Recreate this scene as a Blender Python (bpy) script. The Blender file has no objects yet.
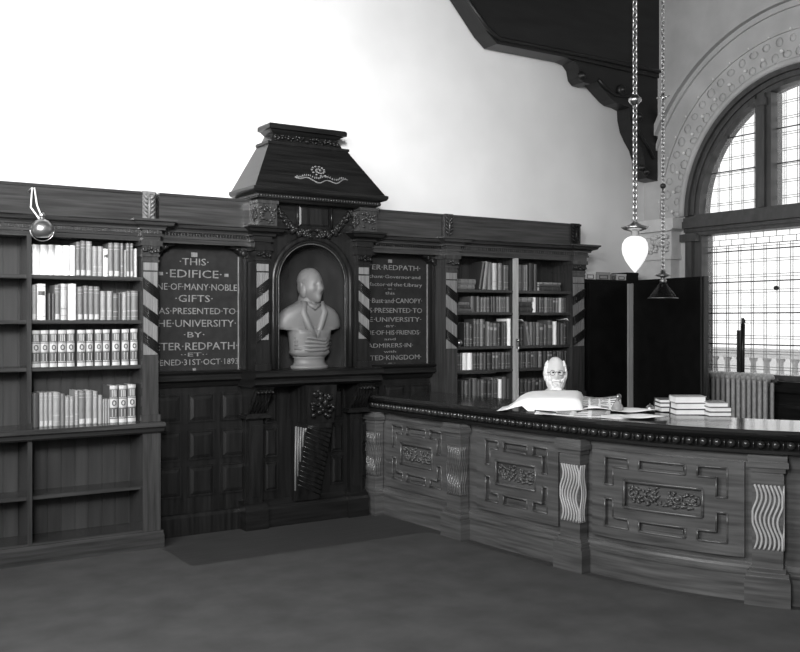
import bpy, bmesh, math, random
from mathutils import Vector, Matrix
PI = math.pi
S = bpy.context.scene
COL = S.collection
# ---------------------------------------------------------------- camera numbers
F, CX, HY, H = 948.0, 400.0, 320.0, 1.7
CA, SA = math.cos(math.radians(33.2)), math.sin(math.radians(33.2))
def atY(px, py, Y):
    k = (px - CX) / F
    D = Y / (CA - SA * k)
    return D * (CA * k + SA), H + (HY - py) / F * D
def atX(px, py, X):
    k = (px - CX) / F
    D = X / (CA * k + SA)
    return D * (CA - SA * k), H + (HY - py) / F * D
def atZ(px, py, z):
    D = (H - z) * F / (py - HY)
    c = (px - CX) / F * D
    return CA * c + SA * D, -SA * c + CA * D
# ---------------------------------------------------------------- materials
MATS = {}
def new_mat(name):
    m = bpy.data.materials.new(name); m.use_nodes = True
    MATS[name] = m
    nt = m.node_tree
    return m, nt, nt.nodes['Principled BSDF']
def g(v): return (v, v, v, 1)
def noisy(name, lo, hi, scale=(8, 8, 8), rough=.6, spec=.4, detail=4, bump=0.0, metal=0.0, coat=0.0):
    m, nt, b = new_mat(name)
    tc = nt.nodes.new('ShaderNodeTexCoord'); mp = nt.nodes.new('ShaderNodeMapping')
    mp.inputs['Scale'].default_value = scale
    n = nt.nodes.new('ShaderNodeTexNoise'); n.inputs['Scale'].default_value = 1.0
    n.inputs['Detail'].default_value = detail
    r = nt.nodes.new('ShaderNodeValToRGB')
    r.color_ramp.elements[0].position = .3; r.color_ramp.elements[1].position = .7
    r.color_ramp.elements[0].color = g(lo); r.color_ramp.elements[1].color = g(hi)
    L = nt.links.new
    L(tc.outputs['Object'], mp.inputs['Vector']); L(mp.outputs['Vector'], n.inputs['Vector'])
    L(n.outputs['Fac'], r.inputs['Fac']); L(r.outputs['Color'], b.inputs['Base Color'])
    b.inputs['Roughness'].default_value = rough
    b.inputs['Specular IOR Level'].default_value = spec
    b.inputs['Metallic'].default_value = metal
    b.inputs['Coat Weight'].default_value = coat
    b.inputs['Coat Roughness'].default_value = .15
    if bump:
        bp = nt.nodes.new('ShaderNodeBump'); bp.inputs['Strength'].default_value = bump
        bp.inputs['Distance'].default_value = .01
        L(n.outputs['Fac'], bp.inputs['Height']); L(bp.outputs['Normal'], b.inputs['Normal'])
    return m
noisy('plaster', .70, .78, (1.5, 1.5, 1.5), .8, .2)
noisy('stone', .42, .52, (3, 3, 3), .8, .25)
noisy('stone_light', .52, .62, (9, 9, 9), .75, .25)
noisy('oak', .02, .048, (38, 38, 2.2), .27, .4, 6, .06)
noisy('oak_across', .02, .048, (2.2, 2.2, 45), .27, .45, 6, .06)
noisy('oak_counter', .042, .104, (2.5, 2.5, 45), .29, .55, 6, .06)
noisy('oak_dark', .005, .014, (34, 34, 2.2), .3, .25, 6, .05)
noisy('oak_dark_across', .005, .014, (2.2, 2.2, 40), .3, .25, 6, .05)
noisy('oak_lit', .3, .42, (60, 60, 3), .4, .4, 5)  # lighter copy of the oak, for parts painted as if lit
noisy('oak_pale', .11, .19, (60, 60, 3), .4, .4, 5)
noisy('oak_worktop', .018, .03, (2, 2, 20), .13, .6, 4)
noisy('oak_board', .018, .038, (16, 16, 1.2), .5, .35, 5)
noisy('tablet_slab', .012, .02, (14, 14, 14), .6, .15, 5)
noisy('gilding', .11, .2, (40, 40, 40), .4, .5)
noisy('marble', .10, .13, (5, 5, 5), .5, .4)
noisy('niche_lining', .016, .03, (6, 6, 3), .22, .55)
noisy('carpet', .06, .085, (3.5, 3.5, 3.5), .95, .1, 8, .25)
noisy('floor_wood', .035, .055, (3, 40, 3), .6, .3, 5)
noisy('truss_wood', .010, .018, (2, 14, 14), .4, .4)
noisy('black_panel', .004, .007, (9, 9, 9), .6, .12)
noisy('paper', .82, .9, (12, 12, 12), .8, .2)
noisy('paper_old', .5, .62, (20, 20, 60), .8, .2)
noisy('page_edge', .45, .7, (30, 30, 300), .85, .1)
noisy('ink', .02, .03, (20, 20, 20), .6, .3)
noisy('iron', .02, .035, (20, 20, 20), .45, .5)
noisy('radiator_paint', .28, .42, (40, 40, 25), .4, .5, 5)
noisy('frame_wood', .045, .075, (20, 20, 4), .35, .5, 5)
noisy('lead', .32, .4, (9, 9, 9), .5, .3)
noisy('brass', .5, .6, (20, 20, 20), .28, .5, 4, 0, 1.0)
noisy('steel', .3, .4, (9, 9, 9), .3, .5, 4, 0, .9)
noisy('cord', .75, .85, (30, 30, 30), .7, .2)
noisy('skin', .62, .7, (14, 14, 14), .55, .35)
noisy('hair', .85, .92, (60, 60, 8), .8, .2)
noisy('suit', .008, .016, (40, 40, 40), .9, .1)
for i, v in enumerate((.012, .025, .045, .08, .14, .25, .42, .8)):
    noisy('binding_%d' % i, v * .85, v * 1.15, (60, 60, 14), .5, .4)
def plain_glass(name, tint, fac, base=.8):
    m, nt, b = new_mat(name)
    t = nt.nodes.new('ShaderNodeBsdfTransparent'); t.inputs['Color'].default_value = g(tint)
    b.inputs['Base Color'].default_value = g(base); b.inputs['Roughness'].default_value = .15
    n = nt.nodes.new('ShaderNodeTexNoise'); n.inputs['Scale'].default_value = 5
    mr = nt.nodes.new('ShaderNodeMapRange'); mr.inputs['To Min'].default_value = fac * .6; mr.inputs['To Max'].default_value = fac * 1.4
    mx = nt.nodes.new('ShaderNodeMixShader')
    L = nt.links.new
    tc = nt.nodes.new('ShaderNodeTexCoord'); L(tc.outputs['Object'], n.inputs['Vector'])
    L(n.outputs['Fac'], mr.inputs['Value']); L(mr.outputs['Result'], mx.inputs['Fac'])
    L(t.outputs['BSDF'], mx.inputs[1]); L(b.outputs['BSDF'], mx.inputs[2])
    L(mx.outputs['Shader'], nt.nodes['Material Output'].inputs['Surface'])
plain_glass('window_glass', .93, .12)
plain_glass('shade_glass', .35, .3, .03)
plain_glass('ink_glass', .6, .35)
m, nt, b = new_mat('milk_glass')
b.inputs['Base Color'].default_value = g(.9); b.inputs['Roughness'].default_value = .2
b.inputs['Emission Color'].default_value = g(1); b.inputs['Emission Strength'].default_value = .75
def M(n): return MATS[n]
# ---------------------------------------------------------------- mesh builder
class MB:
    def __init__(s, T=None):
        s.v = []; s.f = []; s.m = []; s.sm = []; s.T = T
    def add(s, vs, fs, mat=0, smooth=False):
        o = len(s.v)
        s.v += [s.T(*p) if s.T else tuple(p) for p in vs]
        for f in fs:
            s.f.append([i + o for i in f]); s.m.append(mat); s.sm.append(smooth)
    def box(s, x0, x1, y0, y1, z0, z1, mat=0, sub=1):
        vs = []; fs = []
        for i in range(sub + 1):
            x = x0 + (x1 - x0) * i / sub
            vs += [(x, y0, z0), (x, y1, z0), (x, y1, z1), (x, y0, z1)]
        for i in range(sub):
            a = 4 * i; b = a + 4
            for j in range(4):
                k = (j + 1) % 4
                fs.append((a + j, a + k, b + k, b + j))
        fs.append((3, 2, 1, 0)); e = 4 * sub; fs.append((e, e + 1, e + 2, e + 3))
        s.add(vs, fs, mat)
    def prism(s, poly, axis, a0, a1, mat=0, sub=1, smooth=False):
        n = len(poly); vs = []; fs = []
        for i in range(sub + 1):
            a = a0 + (a1 - a0) * i / sub
            for p, q in poly:
                vs.append((a, p, q) if axis == 'x' else (p, a, q) if axis == 'y' else (p, q, a))
        for i in range(sub):
            for j in range(n):
                k = (j + 1) % n
                s.f.append([i * n + j + len(s.v), i * n + k + len(s.v), (i + 1) * n + k + len(s.v), (i + 1) * n + j + len(s.v)])
                s.m.append(mat); s.sm.append(smooth)
        o = len(s.v)
        s.f.append([o + j for j in reversed(range(n))]); s.m.append(mat); s.sm.append(False)
        s.f.append([o + sub * n + j for j in range(n)]); s.m.append(mat); s.sm.append(False)
        s.v += [s.T(*p) if s.T else p for p in vs]
    def raised(s, x0, x1, z0, z1, y0, y1, inset=.02, mat=0):
        """bevelled raised field: y0 wall plane, y1 front plane"""
        i = inset; ym = y0 + (y1 - y0) * .35
        vs = []
        for (a, y) in ((0, y0), (0, ym), (i, y1), ):
            vs += [(x0 + a, y, z0 + a), (x1 - a, y, z0 + a), (x1 - a, y, z1 - a), (x0 + a, y, z1 - a)]
        fs = []
        for r in (0, 4):
            for j in range(4):
                k = (j + 1) % 4
                fs.append((r + j, r + k, r + 4 + k, r + 4 + j))
        fs.append((8, 9, 10, 11))
        s.add(vs, fs, mat)
    def frame(s, x0, x1, z0, z1, y0, y1, w, mat=0, sub=1):
        s.box(x0, x1, y0, y1, z1 - w, z1, mat, sub); s.box(x0, x1, y0, y1, z0, z0 + w, mat, sub)
        s.box(x0, x0 + w, y0, y1, z0 + w, z1 - w, mat); s.box(x1 - w, x1, y0, y1, z0 + w, z1 - w, mat)
    def lathe(s, prof, c=(0, 0, 0), n=20, mat=0, axis='z', sx=1, sy=1, smooth=True):
        vs = []; fs = []
        for r, z in prof:
            for i in range(n):
                a = 2 * PI * i / n
                p, q = r * math.cos(a) * sx, r * math.sin(a) * sy
                vs.append((c[0] + p, c[1] + q, c[2] + z) if axis == 'z' else (c[0] + p, c[1] + z, c[2] + q) if axis == 'y' else (c[0] + z, c[1] + p, c[2] + q))
        for k in range(len(prof) - 1):
            for i in range(n):
                j = (i + 1) % n
                fs.append((k * n + i, k * n + j, (k + 1) * n + j, (k + 1) * n + i))
        fs.append(list(reversed(range(n)))); fs.append([(len(prof) - 1) * n + i for i in range(n)])
        s.add(vs, fs, mat, smooth)
    def ell(s, c, r, mat=0, n=10, m=6):
        if not isinstance(r, (tuple, list)): r = (r, r, r)
        vs = [(c[0], c[1], c[2] - r[2])]; fs = []
        for i in range(1, m):
            t = PI * i / m - PI / 2
            for j in range(n):
                a = 2 * PI * j / n
                vs.append((c[0] + r[0] * math.cos(t) * math.cos(a), c[1] + r[1] * math.cos(t) * math.sin(a), c[2] + r[2] * math.sin(t)))
        vs.append((c[0], c[1], c[2] + r[2])); e = len(vs) - 1
        for j in range(n):
            k = (j + 1) % n
            fs.append((0, 1 + k, 1 + j)); fs.append((e, e - n + j, e - n + k))
            for i in range(m - 2):
                a = 1 + i * n
                fs.append((a + j, a + k, a + n + k, a + n + j))
        s.add(vs, fs, mat, True)
    def tube(s, pts, r, n=8, mat=0, closed=False):
        pts = [Vector(p) for p in pts]; N = len(pts); vs = []; fs = []
        rr = r if isinstance(r, (list, tuple)) else [r] * N
        up = None
        for i, p in enumerate(pts):
            if closed: t = pts[(i + 1) % N] - pts[i - 1]
            else: t = pts[min(i + 1, N - 1)] - pts[max(i - 1, 0)]
            t.normalize()
            if up is None:
                up = Vector((0, 0, 1)) if abs(t.z) < .9 else Vector((1, 0, 0))
            a = t.cross(up); a.normalize(); b = a.cross(t); up = b
            for j in range(n):
                q = p + (a * math.cos(2 * PI * j / n) + b * math.sin(2 * PI * j / n)) * rr[i]
                vs.append(tuple(q))
        for i in range(N if closed else N - 1):
            i2 = (i + 1) % N
            for j in range(n):
                k = (j + 1) % n
                fs.append((i * n + j, i * n + k, i2 * n + k, i2 * n + j))
        if not closed:
            fs.append(list(reversed(range(n)))); fs.append([(N - 1) * n + j for j in range(n)])
        s.add(vs, fs, mat, True)
    def sheet(s, rows, t, mat=0, smooth=True):
        """grid of points given a little thickness t downwards"""
        R = len(rows); C_ = len(rows[0]); n = R * C_
        vs = [p for r in rows for p in r] + [(p[0], p[1], p[2] - t) for r in rows for p in r]
        fs = []
        for i in range(R - 1):
            for j in range(C_ - 1):
                a = i * C_ + j
                fs.append((a, a + 1, a + C_ + 1, a + C_)); fs.append((n + a, n + a + C_, n + a + C_ + 1, n + a + 1))
        rim = [j for j in range(C_)] + [i * C_ + C_ - 1 for i in range(1, R)] + [(R - 1) * C_ + j for j in range(C_ - 2, -1, -1)] + [i * C_ for i in range(R - 2, 0, -1)]
        for i, a in enumerate(rim):
            b = rim[(i + 1) % len(rim)]
            fs.append((a, n + a, n + b, b))
        s.add(vs, fs, mat, smooth)
    def carve(s, x0, x1, z0, z1, y, seed=1, n=30, depth=.012, mat=0):
        """leafy relief standing out of the plane y towards -y, symmetric about the middle"""
        R = random.Random(seed); xm = (x0 + x1) / 2; hw = (x1 - x0) / 2; zm = z1 - z0
        for i in range(n):
            u = R.random(); v = R.random()
            L = (.13 + .13 * R.random()) * min(hw * 2, zm * 1.3)
            a = math.atan2(v * zm + .3 * zm, u * hw + .15 * hw) + R.uniform(-.5, .5); c = R.choice((-1.4, 1.4))
            q = depth * (.5 + .4 * R.random())
            for sgn in (-1, 1):
                pts = []; px = u * (hw - L * .5); pz = z0 + .12 * zm + v * (zm * .72)
                for k in range(5):
                    pts.append((xm + sgn * max(0, min(px, hw - q)), y - q * (1.0 if 0 < k < 4 else .3), min(max(pz, z0 + q), z1 - q)))
                    px += L / 4 * math.cos(a); pz += L / 4 * math.sin(a) * .7; a += c * .35
                s.tube(pts, [q * .5, q * .95, q, q * .75, q * .35], 6, mat)
    def build(s, name, mats, parent=None, loc=None, smooth_all=None):
        if not isinstance(mats, (list, tuple)): mats = [mats]
        off = Vector((0, 0, 0))
        p = parent
        while p is not None:
            off += p.location; p = p.parent
        if loc is not None: off += Vector(loc)
        me = bpy.data.meshes.new(name)
        me.from_pydata([(v[0] - off[0], v[1] - off[1], v[2] - off[2]) for v in s.v], [], s.f)
        bm = bmesh.new(); bm.from_mesh(me); bmesh.ops.recalc_face_normals(bm, faces=bm.faces); bm.to_mesh(me); bm.free()
        for mt in mats: me.materials.append(M(mt) if isinstance(mt, str) else mt)
        me.polygons.foreach_set('material_index', s.m)
        me.polygons.foreach_set('use_smooth', s.sm)
        me.update()
        o = bpy.data.objects.new(name, me); COL.objects.link(o)
        if parent is not None: o.parent = parent
        elif loc is not None: o.location = loc
        return o
def tag(o, label, cat, group=None):
    o['label'] = label; o['category'] = cat
    if group: o['group'] = group
    return o
def thing(name, label, cat, loc=(0, 0, 0), group=None, rz=0):
    o = bpy.data.objects.new(name, None); COL.objects.link(o)
    o.empty_display_size = .1
    o.location = loc; o.rotation_euler[2] = rz
    return tag(o, label, cat, group)
def struct(o): o['kind'] = 'structure'; return o
def lab(o, l): o['label'] = l; return o
# ---------------------------------------------------------------- plan numbers
YW, XW = 7.30, 8.0          # back plaster wall, window wall
XL, YF, ZC = -1.6, -3.6, 5.8
# ================================================================ SETTING
b = MB(); b.box(XL - .2, XW + .4, YF - .2, YW + .2, -.12, 0); struct(b.build('floor', 'floor_wood'))
b = MB(); b.box(XL - .2, XW + .4, YF - .2, YW + .2, ZC, ZC + .15); struct(b.build('ceiling', 'oak_dark'))
b = MB(); b.box(XL - .2, XW + .4, YW, YW + .2, 0, ZC); struct(b.build('wall_back', 'plaster'))
def holed_wall(b, y0, y1, z0, z1, x0, x1, outer, hole):
    """wall slab in the plane x between x0 (room face) and x1, hole a polygon of (y,z)"""
    bm = bmesh.new()
    def loop(pts, x):
        vs = [bm.verts.new((x, p[0], p[1])) for p in pts]
        return vs, [bm.edges.new((vs[i], vs[(i + 1) % len(vs)])) for i in range(len(vs))]
    for x in (x0, x1):
        v1, e1 = loop(outer, x); v2, e2 = loop(hole, x)
        bmesh.ops.triangle_fill(bm, edges=e1 + e2, use_beauty=True)
    bm.verts.index_update()
    vs = [tuple(v.co) for v in bm.verts]; fs = [[v.index for v in f.verts] for f in bm.faces]
    bm.free(); b.add(vs, fs)
    n = len(hole)
    vs = [(x0, p[0], p[1]) for p in hole] + [(x1, p[0], p[1]) for p in hole]
    b.add(vs, [(i, (i + 1) % n, n + (i + 1) % n, n + i) for i in range(n)])
WC, ZS = 5.40, 2.79          # window centre, springing height
RI, RO = 1.165, 1.33         # arch glass radius, frame outer radius
ZSILL = 1.12
def arc(r, a0, a1, n): return [(WC + r * math.cos(a0 + (a1 - a0) * i / n), ZS + r * math.sin(a0 + (a1 - a0) * i / n)) for i in range(n + 1)]
hole = [(WC + RO, ZSILL)] + arc(RO, 0, PI, 40) + [(WC - RO, ZSILL)]
b = MB(); holed_wall(b, 0, 0, 0, 0, XW, XW + .35, [(YF - .2, 0), (YW, 0), (YW, ZC), (YF - .2, ZC)], hole)
struct(b.build('wall_right', 'stone'))
# left wall with the big daylight window, front wall
LW = (2.4, 5.0, 1.6, 5.0)
b = MB()
b.box(XL - .2, XL, YF - .2, LW[0], 0, ZC); b.box(XL - .2, XL, LW[1], YW, 0, ZC)
b.box(XL - .2, XL, LW[0], LW[1], 0, LW[2]); b.box(XL - .2, XL, LW[0], LW[1], LW[3], ZC)
struct(b.build('wall_left', 'stone'))
b = MB(); b.box(XL - .2, XW + .4, YF - .2, YF, 0, ZC); struct(b.build('wall_front', 'stone'))
# arch mouldings on the window wall
def ring(b, r0, r1, x0, x1, a0, a1, n=48, mat=0):
    p = arc(r0, a0, a1, n); q = arc(r1, a0, a1, n)
    for i in range(n):
        vs = [(x, *w) for x in (x0, x1) for w in (p[i], p[i + 1], q[i + 1], q[i])]
        b.add(vs, [(0, 1, 2, 3), (7, 6, 5, 4), (0, 4, 5, 1), (1, 5, 6, 2), (2, 6, 7, 3), (3, 7, 4, 0)], mat)
b = MB()
ring(b, 1.36, 1.64, XW - .02, XW, 0, PI)
ring(b, 1.64, 1.665, XW - .04, XW, 0, PI)
b.tube([(XW - .03, y, z) for y, z in arc(1.345, 0, PI, 56)], .034, 10)
R = random.Random(4)
for i in range(34):
    a = PI * (i + .5) / 34
    for sg in (-1, 1):
        c = (WC + 1.5 * math.cos(a) , ZS + 1.5 * math.sin(a))
        t = a + sg * .022
        b.ell((XW - .02, WC + (1.5 + .07 * sg) * math.cos(t), ZS + (1.5 + .07 * sg) * math.sin(t)), (.012, .035 + .02 * R.random(), .035 + .02 * R.random()), 0, 7, 4)
struct(b.build('trim_1', 'stone'))
b = MB()
for i in range(22):
    a = PI * (i + .3) / 22
    b.ell((XW - .04, WC + 1.47 * math.cos(a), ZS + 1.47 * math.sin(a)), .02, 0, 8, 5)
    a += PI / 44
    b.ell((XW - .045, WC + 1.652 * math.cos(a), ZS + 1.652 * math.sin(a)), .013, 0, 7, 4)
struct(b.build('trim_2', 'plaster'))
b = MB()                                               # outer hood mould, dying into the corner
a0 = math.acos((YW - .02 - WC) / 2.0)
for r0, r1, d in ((1.86, 1.89, .03), (1.93, 1.99, .06), (1.99, 2.02, .03)): ring(b, r0, r1, XW - d, XW, a0, PI - a0, 48)
struct(b.build('trim_3', 'stone'))
b = MB()                                               # engaged pier, capital and impost beside the window
b.box(XW - .14, XW, 6.80, YW, 0, 2.37); b.box(XW - .17, XW, 6.77, YW, 2.34, 2.385)
b.box(XW - .15, XW, 6.78, YW, 2.385, 2.64)
b.prism([(6.72, 2.66), (6.72, 2.77), (YW, 2.77), (YW, 2.64), (6.76, 2.64)], 'x', XW - .2, XW)
bb = MB(lambda y, d, z: (XW - .15 + d, y, z)); bb.carve(6.79, YW - .01, 2.40, 2.62, 0, 9, 40, .03)
b.v and b.add(bb.v, bb.f, 0, True)
struct(b.build('trim_4', 'stone_light'))
b = MB()                                               # oak panelling under the window
b.box(XW - .06, XW, 2.0, 6.78, 0, 1.02)
for i in range(6):
    y = 2.1 + i * .77
    T = MB(lambda y, d, z: (XW - .06 - d, y, z)); T.raised(y, y + .6, .2, .9, 0, .02, .03); b.add(T.v, T.f)
b.box(XW - .12, XW + .02, 2.0, 6.76, 1.02, ZSILL)
struct(b.build('trim_5', 'oak_dark_across'))
# ---------------------------------------------------------------- the arched window
win = bpy.data.objects.new('window_1', None); COL.objects.link(win); win.location = (XW, WC, ZSILL); struct(win)
XG = XW + .12
b = MB()
ring(b, RI, RO, XW + .02, XW + .2, 0, PI, 48)
ring(b, RI + .05, RO - .05, XW - .0, XW + .02, 0, PI, 48)
ring(b, RI + .1, RO + .03, XW - .035, XW, 0, PI, 48)
for sg in (-1, 1):
    y0, y1 = sorted((WC + sg * 1.13, WC + sg * RO))
    b.box(XW + .02, XW + .2, y0, y1, ZSILL, ZS); b.box(XW - .03, XW + .02, *sorted((WC + sg * 1.22, WC + sg * 1.30)), ZSILL, ZS - .22)
    b.box(XW - .05, XW + .02, *sorted((WC + sg * 1.15, WC + sg * 1.36)), 2.52, 2.60)
b.box(XW + .02, XW + .2, WC - RO, WC + RO, ZSILL, ZSILL + .05)
b.build('frame', 'frame_wood', win)
b = MB()
b.box(XW + .0, XW + .2, WC - RO, WC + RO, 2.58, 2.80)
b.box(XW - .06, XW, WC - RO - .03, WC + RO + .03, 2.66, 2.73); b.box(XW - .04, XW, WC - RO - .01, WC + RO + .01, 2.73, 2.77)
b.box(XW - .02, XW, WC - RO, WC + RO, 2.62, 2.66)
b.build('transom', 'frame_wood', win)
for sg in (-1, 1):
    y = WC + sg * .395
    b = MB(); zt = ZS + math.sqrt(RI ** 2 - .395 ** 2) + .02
    b.box(XW + .02, XW + .2, y - .09, y + .09, 2.80, zt); b.box(XW - .02, XW + .02, y - .04, y + .04, 2.80, zt)
    b.box(XW - .03, XW + .02, y - .06, y + .06, zt - .12, zt - .05)
    b.build('mullion', 'frame_wood', win)
b = MB(); b.box(XG, XG + .006, WC - 1.13, WC + 1.13, ZSILL + .05, 2.58); b.build('lower_pane', 'window_glass', win)
b = MB()
b.prism([(WC + 1.16, 2.80)] + arc(RI, 0.01, PI - .01, 40) + [(WC - 1.16, 2.80)], 'x', XG, XG + .006)
b.build('arched_pane', 'window_glass', win)
b = MB(); w = .0032
y0, y1, z0, z1 = WC - 1.13, WC + 1.13, ZSILL + .05, 2.58
def hb(ya, yb, z, t=w): b.box(XG - .003, XG + .001, ya, yb, z - t, z + t)
def vb(y, za, zb, t=w): b.box(XG - .003, XG + .001, y - t, y + t, za, zb)
yy = y1 - .055
for yv in (y0 + .05, y1 - .05): vb(yv, z0, z1)
hb(y0, y1, z1 - .06); hb(y0, y1, z1 - .12)
n = int((y1 - y0 - .1) / .147)
for i in range(n + 1):
    y = y1 - .10 - i * .147
    if y > y0 + .05: vb(y - .013, z0, z1 - .12); vb(y + .013, z0, z1 - .12)
    vb(y - .05, z1 - .12, z1 - .06); vb(y + .02, z1 - .06, z1)
for i in range(10):
    z = z1 - .135 - i * .1525
    if z > z0: hb(y0, y1, z - .013); hb(y0, y1, z + .013)
bars = []
for i in range(4): bars.append((y0, y1, 2.40 - i * .315))
def half(z): return math.sqrt(max(0, RI ** 2 - (z - ZS) ** 2))
for (ya, yb) in ((WC + .485, WC + RI), (WC - .305, WC + .305), (WC - RI, WC - .485)):
    for i in range(9):
        z = 2.89 + i * .1525 / 1.0
        h = half(z + .02); a, c = max(ya, WC - h), min(yb, WC + h)
        if c - a > .03: hb(a, c, z - .011); hb(a, c, z + .011)
    for z in (3.22, 3.56):
        h = half(z); a, c = max(ya, WC - h), min(yb, WC + h)
        if c - a > .03: bars.append((a, c, z))
    k = 0; y = yb - .05 if yb > WC + .5 or yb < WC else yb - .06
    y = ya + .07 if ya > WC else yb - .07 if yb < WC - .4 else ya + .09
    while ya + .03 < y < yb - .03:
        zt = ZS + half(abs(y - WC) + ZS) if abs(y - WC) < RI else ZS
        zt = ZS + math.sqrt(max(0, RI ** 2 - (abs(y - WC) + .012) ** 2))
        if zt > 2.9: vb(y - .011, 2.80, zt - .02); vb(y + .011, 2.80, zt - .02)
        y += .145 if not yb < WC - .4 else -.145
b.build('leading', 'lead', win)
for (a, c, z) in bars:
    b = MB(); hb(a, c, z, .006); b.build('saddle_bar', 'iron', win)
b = MB(); ry, rz = atX(777, 288, XG - .02)
b.lathe([(0, -.02), (.022, -.012), (.022, .012), (0, .02)], (XG - .03, ry, rz), 12, 0, 'x'); b.build('latch', 'iron', win)
# ================================================================ JOINERY helpers
def cornice(b, x0, x1, yf, mat=0, ret0=0, ret1=0, depth=None):
    """entablature moulding from z 2.29 to 2.445; yf = fascia plane"""
    yb = 7.295 if depth is None else yf + depth
    for (d, za, zb) in ((.0, 2.29, 2.33), (.015, 2.325, 2.345), (.008, 2.345, 2.372), (.03, 2.372, 2.385)):
        b.box(x0 - d * ret0, x1 + d * ret1, yf - d, yb, za, zb, mat)
    pr = [(yb, 2.385), (yf - .03, 2.385), (yf - .04, 2.395), (yf - .075, 2.405), (yf - .085, 2.425), (yf - .10, 2.432), (yf - .10, 2.447), (yb, 2.447)]
    e = .09
    if ret0 or ret1:
        n = len(pr); vs = []
        for (side, r) in ((0, ret0), (1, ret1)):
            for (y, z) in pr:
                d = max(0, yf - y) if y < yf else 0
                top = {2.385: .03, 2.395: .04, 2.405: .075, 2.425: .085, 2.432: .1, 2.447: .1}[z]
                dd = top
                vs.append(((x0 - dd * r) if side == 0 else (x1 + dd * r), y, z))
        fs = [(j, (j + 1) % n, n + (j + 1) % n, n + j) for j in range(n)] + [list(range(n)), list(range(2 * n - 1, n - 1, -1))]
        b.add(vs, fs, mat)
    else:
        b.prism(pr, 'x', x0, x1, mat)
def dentils(b, x0, x1, yf, mat=0):
    n = int((x1 - x0) / .024)
    for i in range(n):
        x = x0 + (i + .5) * (x1 - x0) / n
        b.box(x - .007, x + .007, yf - .022, yf - .006, 2.346, 2.371, mat)
def frieze(b, x0, x1, yf, mat=0):
    b.box(x0, x1, yf, 7.295, 2.447, 2.645, mat); b.box(x0, x1, yf - .012, 7.295, 2.645, 2.665, mat)
def striped_pilaster(root, x0, x1, yf, yb, zb, zlo, zhi, slope, wood, dark, pale):
    """pilaster: base, plain block, candy-striped field, block, carved capital; zb bottom"""
    b = MB(); b.box(x0, x1, yf, yb, zb, 2.29)
    b.box(x0 - .012, x1 + .012, yf - .014, yf + .02, zb, zb + .05)
    b.box(x0 - .006, x1 + .006, yf - .008, yf + .01, zhi + .075, zhi + .09)
    p = b.build('pilaster', wood, root)
    b = MB()
    w = x1 - x0; e = .008; y0 = yf - .004
    b.box(x0 + e, x1 - e, y0, yf + .002, zlo, zhi)
    k = 6
    for i in range(k):
        xx = x0 + e + (i + .5) * (w - 2 * e) / k
        b.box(xx - .004, xx + .004, y0 - .005, y0 + .001, zlo, zhi)
    b.box(x0 + e, x1 - e, y0, yf + .002, zhi + .012, zhi + .07)
    lab(b.build('fluted_field', pale, p), 'pale fluted field')
    b = MB(); bh = .085; pitch = (zhi - zlo) / 3.05; rise = .085
    for i in range(3):
        zc = zhi - .085 - i * pitch - .04
        zl = zc - slope * rise / 2; zr = zc + slope * rise / 2
        b.prism([(x0 + .003, zl - bh / 2), (x1 - .003, zr - bh / 2), (x1 - .003, zr + bh / 2), (x0 + .003, zl + bh / 2)], 'y', yf - .016, yf)
        for q in range(5):
            t = -bh / 2 + (q + .5) * bh / 5
            b.tube([(x0 + .004, yf - .016, zl + t), (x1 - .004, yf - .016, zr + t)], .0045, 5)
    lab(b.build('diagonal_band', dark, p), 'dark diagonal bands across the field')
    b = MB()
    b.box(x0 - .008, x1 + .008, yf - .012, yb, 2.175, 2.19); b.box(x0 - .022, x1 + .022, yf - .03, yb, 2.255, 2.29)
    b.prism([(yf - .004, 2.19), (yf - .024, 2.255), (yb, 2.255), (yb, 2.19)], 'x', x0 - .004, x1 + .004)
    b.carve(x0 - .01, x1 + .01, 2.195, 2.255, yf - .018, 3, 7, .014)
    b.build('capital', wood, p)
    return p
def acanthus(root, xc, z0, z1, y, mat, w=.085):
    b = MB(); b.box(xc - w / 2, xc + w / 2, y - .012, y, z0, z1)
    for i in range(5):
        z = z0 + .02 + i * (z1 - z0 - .05) / 5
        for sg in (-1, 1):
            b.tube([(xc, y - .014, z), (xc + sg * w * .28, y - .03, z + .02), (xc + sg * w * .52, y - .02, z + .045)], [.007, .011, .004], 6)
    b.tube([(xc, y - .014, z0), (xc, y - .032, (z0 + z1) / 2), (xc, y - .018, z1 - .01)], [.014, .012, .006], 6)
    b.box(xc - w / 2 - .004, xc + w / 2 + .004, y - .022, y, z1 - .018, z1 + .004)
    return b.build('acanthus_leaf', mat, root)
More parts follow.
